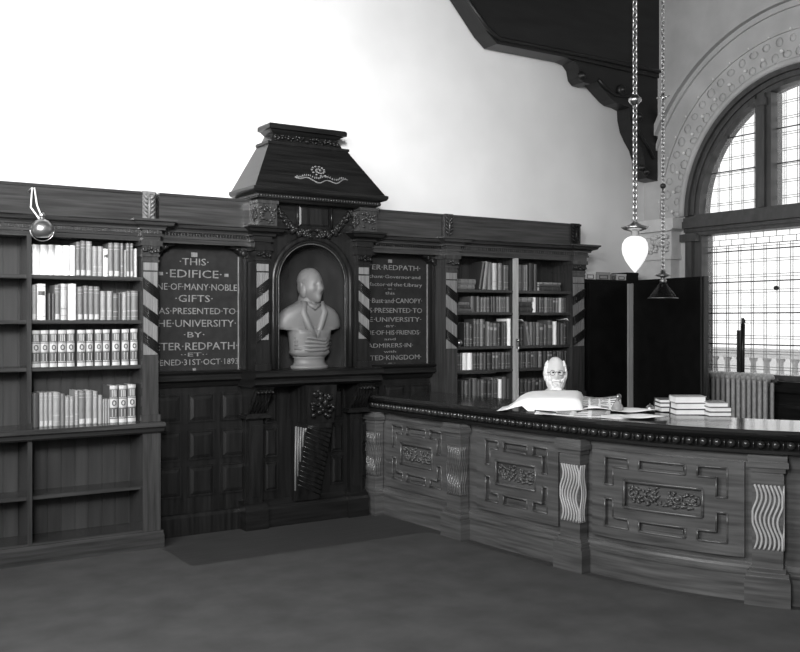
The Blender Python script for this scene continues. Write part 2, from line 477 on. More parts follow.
# ================================================================ BOOKCASES
def shelf_board(root, x0, x1, yf, z, t=.028, mat='oak_across'):
    b = MB(); b.box(x0, x1, yf, 7.265, z - t, z); b.box(x0, x1, yf - .006, yf, z - t + .004, z - .004)
    return b.build('shelf', mat, root)
def bookcase(name, label, xp0, xp1, xs0, xs1, xq0, xq1, shelves, open_low, tilt, pale_stile, cat='bookcase'):
    """xp: left pilaster, xs: middle stile, xq: right pilaster"""
    r = thing(name, label, cat, ((xp0 + xq1) / 2, 7.1, 0))
    yf = 6.97
    b = MB(); b.box(xp0, xq1, 7.265, 7.29, .1, 2.3)
    x = xp0
    while x < xq1 - .05:
        b.box(x + .004, min(x + .094, xq1), 7.258, 7.266, .1, 2.3); x += .1
    b.build('back_panel', 'oak_board', r)
    for (x0, x1) in ((xp0 + .006, xp0 + .02), (xq1 - .02, xq1 - .006)):
        b = MB(); b.box(x0, x1, yf + .02, 7.265, .1, 2.3); b.build('side_panel', 'oak', r)
    b = MB(); b.box(xs0, xs1, yf, 7.0, .935, 2.29); b.box(xs0 - .004, xs1 + .004, yf - .01, yf, .94, .975)
    bd = MB(); bd.box(xs0 + .008, xs1 - .008, 7.0, 7.265, .935, 2.29); bd.build('divider', 'oak', r)
    st = b.build('stile', 'oak_lit' if pale_stile else 'oak', r)  # paler oak paints a patch of light onto this stile
    if pale_stile:
        b = MB(); xm = (xs0 + xs1) / 2
        b.box(xm - .012, xm + .012, yf - .02, yf, 1.43, 1.52); b.ell((xm, yf - .025, 1.505), .016)
        b.tube([(xm, yf - .022, 1.46), (xm + .006, yf - .03, 1.43), (xm, yf - .022, 1.40)], .006, 6)
        lab(b.build('latch', 'steel', st), 'bright metal latch on the stile')
    b = MB(); b.box(xs0, xs1, yf - .02, 7.265, .1, .855); b.build('lower_stile', 'oak', r)
    for z in shelves:
        shelf_board(r, xp1 - .01, xs0 + .004, 7.0, z); shelf_board(r, xs1 - .004, xq0 + .01, 7.0, z)
    for z in (.46, .137):
        for (a, c) in ((xp1 - .01, xs0), (xs1, xq0 + .01)): shelf_board(r, a, c, 7.0 if z > .2 else 6.95, z)
    b = MB()
    b.prism([(7.265, .94), (6.87, .94), (6.855, .93), (6.855, .91), (6.88, .895), (6.90, .87), (6.93, .855), (7.265, .855)], 'x', xp0 - .02, xq1 + .02)
    b.build('ledge', 'oak_across', r)
    for (a, c) in ((xp0, xp1), (xq0, xq1)):
        b = MB(); b.box(a - .005, c + .01, yf - .03, 7.265, .1, .855); b.build('lower_pilaster', 'oak', r)
    b = MB(); b.prism([(7.265, 0), (6.90, 0), (6.90, .085), (6.92, .105), (6.925, .125), (7.265, .125)], 'x', xp0 - .02, xq1 + .025); b.build('plinth', 'oak_across', r)
    striped_pilaster(r, xp0, xp1, yf - .005, 7.265, .94, 1.44, 2.06, tilt[0], 'oak', 'oak_dark', 'oak_pale')
    striped_pilaster(r, xq0, xq1, yf - .005, 7.265, .94, 1.44, 2.06, tilt[1], 'oak', 'oak_dark', 'oak_pale')
    b = MB(); cornice(b, xp0, xq1, yf, 0, 0 if xp0 < 3 else 0, 1)
    for (a, c) in ((xp0, xp1), (xq0, xq1)): cornice(b, a - .005, c + .005, yf - .035, 0, 1, 1)
    b.build('cornice', 'oak_across', r)
    b = MB(); dentils(b, xp1 + .01, xq0 - .01, yf); dentils(b, xq0, xq1, yf - .035); b.box(xp1, xq1, yf - .01, yf, 2.346, 2.371); b.build('dentil_band', 'oak', r)
    b = MB(); frieze(b, xp0 - (.0 if xp0 < 3 else 0), xq1, 7.02); b.build('frieze', 'oak_across', r)
    return r
LB = bookcase('bookcase', 'tall oak bookcase with empty lower shelves at left end of the panelled wall', .545, .68, 1.446, 1.476, 2.262, 2.385,
              (2.02, 1.70, 1.365), True, (1, -1), False)
acanthus(LB, 2.325, 2.455, 2.665, 7.02, 'oak_pale'); acanthus(LB, .61, 2.455, 2.665, 7.02, 'oak_pale')
RB = bookcase('bookcase', 'tall oak bookcase behind the counter between the right tablet and dark cupboard', 5.05, 5.184, 5.868, 5.916, 6.61, 6.775,
              (1.985, 1.775, 1.455, 1.235), False, (-1, 1), True)
acanthus(RB, 5.117, 2.455, 2.665, 7.02, 'oak')
acanthus(RB, 6.69, 2.455, 2.665, 7.02, 'oak_dark', .10)
# ================================================================ BOOKS
ORD = ['first', 'second', 'third', 'fourth', 'fifth', 'sixth', 'seventh', 'eighth', 'ninth', 'tenth', 'eleventh', 'twelfth', 'thirteenth', 'fourteenth', 'fifteenth',
       'sixteenth', 'seventeenth', 'eighteenth', 'nineteenth', 'twentieth', 'twenty-first', 'twenty-second', 'twenty-third', 'twenty-fourth', 'twenty-fifth', 'twenty-sixth', 'twenty-seventh', 'twenty-eighth', 'twenty-ninth', 'thirtieth']
TONE = ['black', 'very dark', 'dark', 'dark grey', 'grey', 'light grey', 'pale', 'white']
RB_ = random.Random(77)
def book_mesh(w, h, d, tone, style, seed):
    """local: spine on -y at y=0, base z=0, centred in x. Materials 0 cover, 1 pages, 2 marks"""
    R = random.Random(seed); b = MB()
    hw = w / 2; t = min(.004, w * .16); n = 6; bul = min(.012, w * .28)
    out = [(-hw + w * i / n, bul - bul * math.sin(PI * i / n)) for i in range(n + 1)]
    inn = [(-hw + t + (w - 2 * t) * i / n, bul + t - bul * .8 * math.sin(PI * i / n)) for i in range(n + 1)]
    poly = [(-hw, d)] + out + [(hw, d), (hw - t, d)] + inn[::-1] + [(-hw + t, d)]
    b.prism(poly, 'z', 0, h, 0)
    b.box(-hw + t, hw - t, bul + t * .6, d - .004, .004, h - .004, 1)
    def band(z0, z1, mat=2, o=.0012, fr=1.0):
        a0 = 0.5 - .5 * fr; k = 5
        ps = []
        for i in range(k + 1):
            u = a0 + (1 - 2 * a0) * i / k
            ps.append((-hw + w * u, bul - bul * math.sin(PI * u) - o))
        pb = [(x, y + o + .002) for x, y in ps[::-1]]
        b.prism(ps + pb, 'z', z0, z1, mat)
    if style == 'plain':
        pass
    elif style == 'bands':
        for q in ((.12, .13), (.3, .31), (.32, .33), (.85, .86), (.9, .91)): band(h * q[0], h * q[1])
    elif style == 'tag':
        band(h * .03, h * .17, 2, .0012, .8)
        for q in ((.8, .81), (.9, .91)): band(h * q[0], h * q[1])
    elif style == 'label':
        band(h * .68, h * .80, 2, .0012, .8); band(h * .1, h * .11); band(h * .93, h * .94)
    elif style == 'ornate':
        band(.0, h * .10); band(h * .92, h); band(h * .42, h * .64, 2, .0012, 1)
        for q in (.66, .9, .40, .13): band(h * q, h * q + .004)
        for u in (-.22, 0, .22):
            b.box(w * u - w * .05, w * u + w * .05, -.002, .003, h * .70, h * .88, 2)
            if u: b.box(w * u - w * .03, w * u + w * .03, -.002, .003, h * .16, h * .36, 2)
        pts = [(w * .22 * math.cos(a), -.003, h * .53 + w * .30 * math.sin(a)) for a in [2 * PI * i / 14 for i in range(14)]]
        b.tube(pts, w * .075, 5, 0, True)
    return b
def add_book(x, y, z, w, h, d, tone, style, label, group, seed, mark=None, lean=0, rz=0):
    mk = mark if mark is not None else ('binding_6' if tone < 6 else 'binding_3')
    b = book_mesh(w, h, d, tone, style, seed)
    o = b.build('book', ['binding_%d' % tone, 'page_edge', mk])
    o.location = (x, y, z); o.rotation_euler = (0, lean, rz)
    return tag(o, label, 'book', group)
def size_word(w, h, wl):
    return ('thick ' if w > wl * 1.25 else 'slim ' if w < wl * .7 else '')
def left_row(rows, scale, ox, oy, zb, where, tones, styles):
    n = len(rows); hs = [r[2] for r in rows]
    for i, (a, c, t) in enumerate(rows):
        x0, zt = atY(ox + a / scale, oy + t / scale, 7.03); x1, _ = atY(ox + c / scale, 0, 7.03)
        w = (x1 - x0) * (.95 if tones[i] == 7 else .985); h = zt - zb
        tn = tones[i]; st = styles[i]
        x0 = max(x0, 1.482); x1 = min(x1, 2.252)
        w = min(w, x1 - x0)
        d = {'plain': 'plain', 'bands': 'gilt-banded', 'tag': 'tagged', 'label': 'labelled', 'ornate': 'medallion-spined'}[st]
        add_book((x0 + x1) / 2, 7.03 + RB_.uniform(-.006, .012), zb, w, h, .17 + RB_.random() * .03, tn, st,
                 '%s%s %s book, %s from left, %s of left bookcase' % (size_word(w, h, .042), TONE[tn], d, ORD[i], where), 'books on the %s of the left bookcase' % where, i * 7 + int(oy), None)
row1 = [(45, 101, 93), (102, 154, 95), (155, 194, 95), (195, 249, 98), (250, 295, 100), (297, 330, 100), (333, 360, 78), (363, 398, 70), (402, 438, 72), (442, 472, 105), (476, 510, 106),
        (514, 545, 122), (546, 578, 83), (582, 620, 83), (625, 642, 85), (648, 660, 130), (664, 686, 85), (690, 708, 85), (714, 730, 122)]
left_row(row1, 6.517, 25, 230, 2.02, 'top shelf', [7] * 6 + [4, 4, 5, 5, 5, 7, 4, 4, 4, 5, 4, 4, 6], ['plain'] * 6 + ['tag', 'tag', 'tag', 'bands', 'bands', 'label', 'tag', 'tag', 'bands', 'plain', 'tag', 'tag', 'plain'])
row2 = [(46, 78, 357), (82, 138, 350), (155, 168, 413), (178, 192, 413), (198, 232, 358), (238, 276, 350), (288, 338, 350), (346, 380, 370), (385, 413, 363), (418, 453, 366), (456, 490, 368),
        (496, 528, 398), (538, 572, 398), (576, 608, 413), (612, 628, 410), (636, 662, 406), (668, 692, 398), (696, 738, 396)]
left_row(row2, 6.517, 25, 230, 1.70, 'second shelf', [5, 7, 3, 3, 4, 6, 7, 4, 4, 4, 4, 5, 5, 3, 3, 5, 4, 4], ['tag', 'label', 'plain', 'plain', 'tag', 'bands', 'plain', 'tag', 'tag', 'tag', 'tag', 'bands', 'bands', 'bands', 'plain', 'bands', 'bands', 'bands'])
row3 = [(38, 85, 57), (88, 132, 56), (136, 178, 55), (182, 227, 55), (230, 273, 54), (285, 330, 54), (336, 375, 53), (382, 420, 53), (427, 465, 52), (476, 517, 51), (527, 566, 50), (574, 612, 48)]
left_row(row3, 5.433, 25, 320, 1.365, 'third shelf', [3] * 12, ['ornate'] * 12)
row4 = [(38, 74, 400), (80, 104, 395), (106, 127, 395), (130, 152, 395), (155, 193, 395), (196, 217, 402), (220, 242, 416), (244, 266, 416), (272, 290, 383), (293, 328, 385), (333, 368, 385), (373, 396, 388),
        (400, 420, 408), (424, 434, 430), (437, 448, 430), (452, 462, 430), (464, 508, 358), (512, 555, 357), (562, 606, 352)]
left_row(row4, 5.433, 25, 320, .94, 'fourth shelf', [3, 5, 5, 5, 5, 4, 5, 5, 5, 4, 5, 5, 5, 5, 5, 5, 3, 3, 3], ['plain', 'tag', 'tag', 'tag', 'bands', 'plain', 'bands', 'bands', 'bands', 'tag', 'tag', 'tag', 'plain', 'plain', 'plain', 'plain', 'ornate', 'ornate', 'ornate'])
def right_row(zb, zmax, shelf, bay, segs):
    """segs: list of (px0, px1, ytop, count or None, tone choices)"""
    pos = 0
    for (a, c, yt, cnt, tones, style) in segs:
        x0, zt = atY(a, yt, 7.04); x1, _ = atY(c, yt, 7.04)
        ws = [RB_.uniform(.7, 1.3) for _ in range(cnt)]; s = sum(ws); x = x0
        for q in ws:
            w = (x1 - x0) * q / s; tn = RB_.choice(tones)
            h = min(zt - zb - (RB_.uniform(0, .022) if cnt > 1 else 0), zmax - zb - .035)
            st = style or RB_.choice(['bands', 'label', 'plain', 'bands'])
            d = {'plain': 'plain', 'bands': 'banded', 'label': 'labelled', 'tag': 'tagged'}[st]
            lean = 0; wr = w * .96
            add_book(x + w / 2, 7.04 + RB_.uniform(0, .02), zb, wr, h, .16 + RB_.random() * .04, tn, st,
                     '%s %s upright book, %s from left, %s shelf, right bookcase %s half' % (TONE[tn], d, ORD[pos], shelf, bay),
                     'books on the %s shelf of the right bookcase' % shelf, RB_.randint(0, 999), 'binding_5')
            x += w; pos += 1
D_ = [1, 1, 2, 3]; G_ = [1, 2, 3, 3, 4]; P_ = [5]; W_ = [7]
right_row(1.985, 2.29, 'top', 'left', [(489.5, 493.6, 262, 1, [4], 'plain'), (494.6, 499, 263, 1, [6], 'bands'), (500.4, 504.3, 263, 1, [4], 'bands'), (504.8, 510, 263, 2, [3], 'bands')])
right_row(1.985, 2.29, 'top', 'right', [(518.6, 523, 264.5, 1, [4], 'bands'), (524.5, 529, 264.5, 2, [4, 5], 'bands'), (529.8, 534.6, 263, 1, [1], 'plain'), (535.2, 538.4, 264, 1, [2], 'plain')])
right_row(1.775, 1.957, 'second', 'left', [(472.5, 476.9, 292, 1, [3], 'plain'), (478.4, 481.2, 291.5, 1, [3], 'bands'), (481.6, 491, 296, 4, G_, None), (492.4, 502.4, 292.5, 4, G_, None), (502.6, 513, 292, 4, G_, None)])
right_row(1.775, 1.957, 'second', 'right', [(534.2, 537.8, 294.5, 1, W_, 'plain'), (538.2, 559.5, 294, 8, G_, None), (560, 562.4, 294, 1, [6], 'plain'), (562.8, 571, 294, 3, G_, None)])
right_row(1.455, 1.747, 'third', 'left', [(465.8, 474, 322, 3, D_, None), (474.4, 486.8, 319, 4, G_, None), (488.2, 502, 321, 4, G_, None), (502.5, 507.5, 320, 2, G_, None), (508.3, 512.8, 316.5, 1, W_, 'plain')])
right_row(1.455, 1.747, 'third', 'right', [(518.4, 524.6, 324, 2, D_, None), (531.2, 549, 322, 5, G_, None), (549.6, 554.6, 320, 1, [3], 'label'), (555.6, 558.9, 321.5, 1, W_, 'plain'), (559.4, 570, 322, 4, G_, None)])
right_row(1.235, 1.427, 'fourth', 'left', [(458.4, 463.4, 348.5, 2, D_, None), (463.8, 474.2, 350, 2, W_, 'plain'), (474.6, 487.6, 348.5, 4, G_, None), (488.4, 493, 349, 1, D_, None), (493.6, 512, 348, 6, G_, None)])
right_row(1.235, 1.427, 'fourth', 'right', [(518.4, 544, 347.5, 9, G_, None), (544.4, 569, 347, 8, D_, None)])
right_row(.94, 1.207, 'fifth', 'left', [(462.8, 473, 379.5, 3, D_, None), (473.4, 499.8, 378.5, 7, D_, None), (500.4, 504, 379.5, 1, W_, 'plain'), (504.4, 512, 377, 2, D_, None)])
right_row(.94, 1.207, 'fifth', 'right', [(518.2, 521, 378.5, 1, W_, 'plain'), (521.4, 569, 379, 13, D_, None)])
def leaning(px_top, px_bot, yt, ybase, zb, w, tone, style, label, group):
    xt, zt = atY(px_top, yt, 7.04); xb, _ = atY(px_bot, ybase, 7.04)
    h = math.hypot(zt - zb, xt - xb); lean = math.atan2(xt - xb, zt - zb)
    lift = abs(math.sin(lean)) * w / 2
    add_book(xb, 7.04, zb + lift, w, h, .18, tone, style, label, group, 5, 'binding_5', lean)
leaning(488.2, 485.2, 262, 287, 1.985, .045, 4, 'plain', 'light-edged tall book leaning right on the top shelf of right bookcase', 'books on the top shelf of the right bookcase')
leaning(484.8, 480.9, 262.5, 287, 1.985, .035, 1, 'plain', 'very dark tall book leaning behind the light-edged one, top shelf right bookcase', 'books on the top shelf of the right bookcase')
leaning(526.8, 530.0, 322, 342, 1.455, .032, 4, 'label', 'grey book leaning left in a gap, third shelf, right half of right bookcase', 'books on the third shelf of the right bookcase')
def flat_pile(items, zb, group, where):
    z = zb
    for i, (a, c, h, tone) in enumerate(items):
        x0, _ = atY(a, 0, 7.05); x1, _ = atY(c, 0, 7.05); d = .19
        b = MB()
        n = 6
        # lying on its side: spine towards the room (-y), long side along x
        hh = h / 2; bul = min(.010, h * .28); t = min(.004, h * .16)
        out = [(bul - bul * math.sin(PI * k / n), -hh + h * k / n) for k in range(n + 1)]
        inn = [(bul + t - bul * .8 * math.sin(PI * k / n), -hh + t + (h - 2 * t) * k / n) for k in range(n + 1)]
        L = x1 - x0
        b.prism([(d, -hh)] + out + [(d, hh), (d, hh - t)] + inn[::-1] + [(d, -hh + t)], 'x', -L / 2, L / 2, 0)
        b.box(-L / 2 + .004, L / 2 - .004, bul + t * .6, d - .004, -hh + t, hh - t, 1)
        for u in (-.36, -.3, .1, .34): b.box(L * u, L * u + .005, -.001, .004, -hh * .8, hh * .8, 2)
        for v in b.v: pass
        b.v = [(p[0], p[1], p[2] + hh) for p in b.v]
        o = b.build('book', ['binding_%d' % tone, 'page_edge', 'binding_3'])
        o.location = ((x0 + x1) / 2, 7.05, z); z += h
        pos = ('bottom', 'middle', 'top')[i] if len(items) == 3 else ('bottom', 'top')[i]
        tag(o, '%s book lying %s in flat pile, %s' % (TONE[tone], pos, where), 'book', group)
flat_pile([(456, 475, .045, 4), (456, 476, .052, 4)], 1.985, 'books on the top shelf of the right bookcase', 'left end of right bookcase top shelf')
flat_pile([(539.5, 561, .045, 2), (539.5, 560.5, .022, 3), (539, 561, .02, 5)], 1.985, 'books on the top shelf of the right bookcase', 'right end of right bookcase top shelf')
flat_pile([(456, 472.2, .032, 3), (456, 470.5, .03, 2), (456, 469.5, .03, 4)], 1.775, 'books on the second shelf of the right bookcase', 'left end of right bookcase second shelf')
flat_pile([(518.4, 533, .05, 2), (518.4, 532, .05, 2), (518.4, 533.6, .045, 5)], 1.775, 'books on the second shelf of the right bookcase', 'right of stile, right bookcase second shelf')
# loose things on the right bookcase shelves
x0, z0 = atY(461, 340, 7.02)
b = MB(); b.ell((0, 0, .033), .033, 0, 14, 10); b.lathe([(0, 0), (.018, 0), (.015, .012), (0, .014)], (0, 0, 0), 10)
o = b.build('glass_ball', 'steel'); o.location = (x0, 7.05, 1.455); tag(o, 'small shiny round ball at left end of third shelf of right bookcase', 'ball')
pa = atY(459, 381, 7.06); pb = atY(497, 373, 7.06)
b = MB()
P0, P1 = Vector((pa[0], 7.06, 1.203)), Vector((pb[0], 7.06, 1.206))
n = 10
rows = []
pts = [P0.lerp(P1, i / n) for i in range(n + 1)]
zt5 = 1.185
b.tube([(p.x, 7.085, max(p.z, zt5 + .0) + .008 * (i / n)) for i, p in enumerate(pts)], [.008 + .014 * i / n for i in range(n + 1)], 10)
o = b.build('paper_roll', 'paper', None, (P0.x, 7.085, 1.19)); tag(o, 'white roll of paper lying on the books of right bookcase fifth shelf', 'paper roll')
for (px, py, zz, nm, wd) in ((521, 321, 1.68, 'white folded paper poking out above books right of the bookcase stile, third shelf', .03), (566.5, 320, 1.69, 'white folded slip poking out at right end of third shelf, right bookcase', .02)):
    x, z = atY(px, py, 7.02); b = MB()
    b.sheet([[(x - wd, 7.015, z + .01), (x, 7.01, z + .016), (x + wd, 7.0, z - .012)], [(x - wd, 7.15, z + .0), (x, 7.15, z + .004), (x + wd, 7.15, z - .004)]], .002)
    tag(b.build('paper_slip', 'paper', None, (x, 7.05, z)), nm, 'paper')
# ================================================================ INSCRIBED PANELS
def text_mesh(b, txt, xc, zc, wmax, hgt, y):
    cu = bpy.data.curves.new('t', 'FONT'); cu.body = txt; cu.align_x = 'CENTER'; cu.extrude = .02; cu.resolution_u = 2
    ob = bpy.data.objects.new('t', cu); COL.objects.link(ob)
    dg = bpy.context.evaluated_depsgraph_get()
    me = bpy.data.meshes.new_from_object(ob.evaluated_get(dg))
    xs = [v.co.x for v in me.vertices]; ys = [v.co.y for v in me.vertices]
    sx = wmax / (max(xs) - min(xs)); sy = hgt / .70
    xm = (max(xs) + min(xs)) / 2
    vs = [(xc + (v.co.x - xm) * sx, y - (.0025 if v.co.z > 0 else -.001), zc - hgt / 2 + v.co.y * sy) for v in me.vertices]
    b.add(vs, [list(p.vertices) for p in me.polygons])
    bpy.data.objects.remove(ob); bpy.data.curves.remove(cu); bpy.data.meshes.remove(me)
def scroll_bracket(b, xc, side, y0, y1):
    """curved knee under the cornice; side=+1 grows to +x"""
    pts = [(0, 0), (0, -.085), (.03, -.09), (.045, -.06), (.075, -.045), (.10, -.02), (.15, -.015), (.15, 0)]
    b.prism([(xc + side * p, 2.29 + q) for p, q in pts], 'y', y0, y1)
    b.ell((xc + side * .03, y0, 2.235), (.028, .012, .028)); b.ell((xc + side * .085, y0, 2.265), (.02, .01, .015))
def memorial_panel(label, x0, x1, xt0, xt1, lines, txc, D):
    r = thing('memorial_panel', label, 'wall panel', ((x0 + x1) / 2, 7.2, 0))
    b = MB(); b.box(x0, x1, 7.225, 7.295, 1.2, 2.30)
    b.box(xt1 + .012, x1, 7.12, 7.225, 1.29, 2.29)                       # side strip
    b.build('backing', 'oak_dark', r)
    b = MB(); b.box(xt0, xt1, 7.195, 7.225, 1.29, 2.29); t = b.build('tablet', 'tablet_slab', r)
    b = MB(); b.box(xt1, xt1 + .007, 7.18, 7.225, 1.29, 2.215); lab(b.build('edge_strip', 'gilding', r), 'thin strip painted bright as the lit tablet edge')  # gilding paints the light caught by the left-facing tablet edge
    for (txt, py, wd, hg) in lines:
        b = MB(); z = H + (HY - py) / F * D
        if txt == '#':
            b.box(txc - wd / 2, txc + wd / 2, 7.190, 7.196, z - hg / 2, z + hg / 2)
        else: text_mesh(b, txt, txc, z, wd, hg, 7.195)
        lab(b.build('ornament' if txt == '#' else 'inscription_line', 'gilding', t), 'small gilt square' if txt == '#' else 'gilt lettering of the tablet')
    for (xx, sg, yv) in ((x0, 1, 7.10), (x1, -1, 7.09)): b = MB(); scroll_bracket(b, xx, sg, yv, 7.2); b.build('bracket', 'oak_dark', r)
    b = MB(); cornice(b, x0, x1, 7.03); b.build('cornice', 'oak_across', r)
    b = MB(); dentils(b, x0, x1, 7.03); b.build('dentil_band', 'oak_dark', r)
    b = MB(); frieze(b, x0, x1, 7.02); b.build('frieze', 'oak_across', r)
    b = MB(); b.prism([(7.295, 1.30), (7.11, 1.30), (7.095, 1.285), (7.12, 1.265), (7.10, 1.245), (7.10, 1.225), (7.15, 1.205), (7.18, 1.17), (7.295, 1.17)], 'x', x0, x1)
    b.build('ledge', 'oak_dark_across', r)
    b = MB(); b.box(x0, x1, 7.20, 7.295, .15, 1.20)
    b.prism([(7.295, 0), (7.17, 0), (7.17, .14), (7.18, .165), (7.20, .175), (7.295, .175)], 'x', x0, x1)
    d = b.build('dado', 'oak_dark', r)
    n = 3; pit = (x1 - x0) / n
    cols = [(x0 + .03 + i * .276, x0 + .03 + i * .276 + .195) for i in range(3)]
    for (a, c) in cols:
        for (za, zb) in ((.90, 1.10), (.60, .81), (.31, .53)):
            b = MB(); b.frame(a - .012, c + .012, za - .012, zb + .012, 7.185, 7.2, .014); b.raised(a, c, za, zb, 7.2, 7.182, .03)
            b.build('raised_panel', 'oak_dark', d)
    return r
L1 = [('#', 255, .05, .035), ('·THIS·', 262, .24, .055), ('▪·EDIFICE·▪', 274, .58, .062), ('ONE·OF·MANY·NOBLE', 287, .73, .052), ('·GIFTS·', 298.5, .31, .055), ('WAS·PRESENTED·TO·', 311, .74, .05), ('THE·UNIVERSITY·', 323.2, .71, .056),
      ('·BY·', 334.5, .17, .045), ('PETER·REDPATH·', 346, .74, .06), ('··ET··', 354.3, .22, .03), ('OPENED·31ST·OCT·1893', 361.8, .75, .046), ('#', 369, .025, .018)]
memorial_panel('dark oak wall panel with gilt memorial tablet between left bookcase and the niche', 2.41, 3.17, 2.41, 3.125, L1, 2.755, 7.56)
L2 = [('#', 261, .04, .03), ('PETER·REDPATH·', 267.3, .66, .045), ('Merchant·Governor·and', 276.5, .66, .03), ('Benefactor·of·the·Library', 284.3, .70, .032), ('·▪·', 288.8, .12, .016), ('this', 293, .1, .026), ('THIS·Bust·and·CANOPY·', 300.5, .70, .044),
      ('WAS·PRESENTED·TO', 310.3, .70, .044), ('THE·UNIVERSITY·', 319.4, .68, .042), ('·BY·', 326.2, .12, .02), ('SOME·OF·HIS·FRIENDS·', 332.5, .66, .04), ('and', 339, .12, .022), ('·ADMIRERS·IN·', 345.4, .5, .038), ('with', 351.6, .13, .022), ('UNITED·KINGDOM·', 357.6, .68, .044), ('·▪·', 363.2, .12, .014)]
memorial_panel('dark oak wall panel with gilt memorial tablet between niche and right bookcase', 4.25, 5.045, 4.25, 5.0, L2, 4.60, 8.52)
# ================================================================ NICHE
NX = 3.708
nic = thing('bust_alcove', 'dark oak canopied niche with a pyramid hood sheltering the pale bust', 'niche', (NX, 7.1, 0))
b = MB()                                                  # dado behind the corbels
b.box(3.17, 4.25, 7.14, 7.295, .15, 1.20); b.build('dado', 'oak_dark', nic)
dado = nic.children[-1]
for (a, c) in ((3.345, 3.445), (3.97, 4.07)):
    for (za, zb) in ((.86, 1.10), (.58, .80), (.30, .52)):
        b = MB(); b.frame(a - .012, c + .012, za - .012, zb + .012, 7.125, 7.14, .013); b.raised(a, c, za, zb, 7.14, 7.122, .02); b.build('raised_panel', 'oak_dark', dado)
b = MB()
PL = [(7.295, 0), (7.08, 0), (7.08, .15), (7.09, .175), (7.11, .19), (7.14, .22), (7.295, .22)]
b.prism(PL, 'x', 3.17, 4.25)
for x in (3.135, 4.09): b.prism([(7.2, 0), (7.05, 0), (7.05, .155), (7.06, .18), (7.08, .2), (7.1, .22), (7.2, .22)], 'x', x, x + .2)
b.build('plinth', 'oak_dark_across', nic)
for x0 in (3.175, 4.122):
    b = MB(); b.box(x0, x0 + .125, 7.09, 7.2, .2, .9)
    b.box(x0 + .022, x0 + .103, 7.084, 7.09, .26, .84); b.build('lower_pilaster', 'oak_dark', nic)
    b = MB()
    xa, xb = x0 - .02, x0 + .145
    b.prism([(7.2, .94), (7.06, .94), (7.02, 1.02), (6.93, 1.14), (6.90, 1.17), (7.2, 1.17)], 'x', xa, xb)
    b.box(xa - .03, xb + .03, 7.03, 7.2, .905, .925); b.box(xa - .015, xb + .015, 7.045, 7.2, .925, .94)
    for k in range(5):
        xk = xa + .02 + k * (xb - xa - .04) / 4
        b.tube([(xk, 7.055, .95), (xk, 7.03, 1.0), (xk, 6.975, 1.07), (xk, 6.92, 1.13), (xk, 6.885, 1.12)], [.008, .013, .016, .014, .007], 7)
    for k in range(4):
        xk = xa + .04 + k * (xb - xa - .08) / 3
        b.tube([(xk - .012, 7.045, .965), (xk + .012, 7.0, 1.03), (xk - .01, 6.955, 1.085), (xk + .01, 6.915, 1.14)], [.006, .011, .011, .006], 6)
    b.build('carved_corbel', 'oak_dark', nic)
# middle console, projecting at the top and dying into the plinth
xa, xb = 3.58, 3.815
b = MB(); b.prism([(7.15, .19), (7.075, .19), (6.85, .82), (6.845, .86), (7.15, .86)], 'x', xa, xb)
for i in range(15):
    z0 = .23 + i * .041; yy = lambda z: 7.075 + (6.85 - 7.075) * (z - .19) / .63
    zz = min(z0 + .11, .84)
    b.tube([(xb - .004, yy(z0), z0), (xa + .004, yy(zz), zz)], .006, 5)
con = b.build('console', 'oak_dark', nic)
b = MB()
for i in range(6):
    za = .80 - i * .10; 
    for j in range(4):
        y0 = 6.855 + .06 * j + i * .0; 
        z1 = .82; z2 = max(.22, .19 + .63 * (7.075 - min(y0 + .03, 7.07)) / .225)
    pass
for j in range(5):
    y0 = 6.868 + .045 * j
    zlo = .19 + .63 * (7.075 - y0) / .225 + .02
    if zlo < .80:
        b.tube([(xa - .002, y0 - .01, .82), (xa - .004, y0, (.82 + zlo) / 2), (xa - .002, y0 + .006, zlo)], .009, 6)
lab(b.build('side_fluting', 'oak_pale', con), 'console side fluting painted pale as if lit')  # paler wood stands in for light on the left-facing side
b = MB(); b.prism([(7.15, .86), (6.84, .86), (6.83, .9), (6.80, 1.08), (6.79, 1.17), (7.15, 1.17)], 'x', xa - .01, xb + .01)
b.carve(xa, xb, .88, 1.15, 6.815, 21, 22, .03); b.build('carved_block', 'oak_dark', con)
b = MB(); b.prism([(7.295, 1.295), (6.84, 1.295), (6.82, 1.28), (6.82, 1.25), (6.86, 1.23), (6.84, 1.21), (6.84, 1.19), (6.90, 1.165), (7.295, 1.165)], 'x', 3.12, 4.30)
b.build('ledge', 'oak_dark_across', nic)
# arch board with the round-headed opening
NR, NS, NY = .315, 2.02, 6.99
ap = [(NX - NR - .0, 1.295)] + [(NX + NR * math.cos(PI - PI * i / 28), NS + NR * math.sin(PI - PI * i / 28)) for i in range(29)] + [(NX + NR, 1.295)]
b = MB(); b.prism([(3.28, 1.295)] + ap + [(4.14, 1.295), (4.14, 2.44), (3.28, 2.44)], 'y', NY, NY + .04); b.build('arch_board', 'oak_dark', nic)
def archpath(r, y): return [(NX - r, y, 1.30), (NX - r, y, 1.66)] + [(NX + r * math.cos(PI - PI * i / 28), y, NS + r * math.sin(PI - PI * i / 28)) for i in range(29)] + [(NX + r, y, 1.66), (NX + r, y, 1.30)]
b = MB(); b.tube(archpath(NR + .045, NY), .026, 8); b.tube(archpath(NR + .015, NY + .004), .012, 8); b.build('arch_moulding', 'oak_dark', nic)
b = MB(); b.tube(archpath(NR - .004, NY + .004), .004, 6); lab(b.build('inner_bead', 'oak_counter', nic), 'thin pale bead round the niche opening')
b = MB()                                                  # concave lining with a half dome
n = 24; vs = []; fs = []; rr = NR; dp = .255; yb0 = NY + .03
rings = [(1.295, 1.0), (NS, 1.0)] + [(NS + NR * math.sin(t), math.cos(t)) for t in [PI / 2 * i / 8 for i in range(1, 9)]]
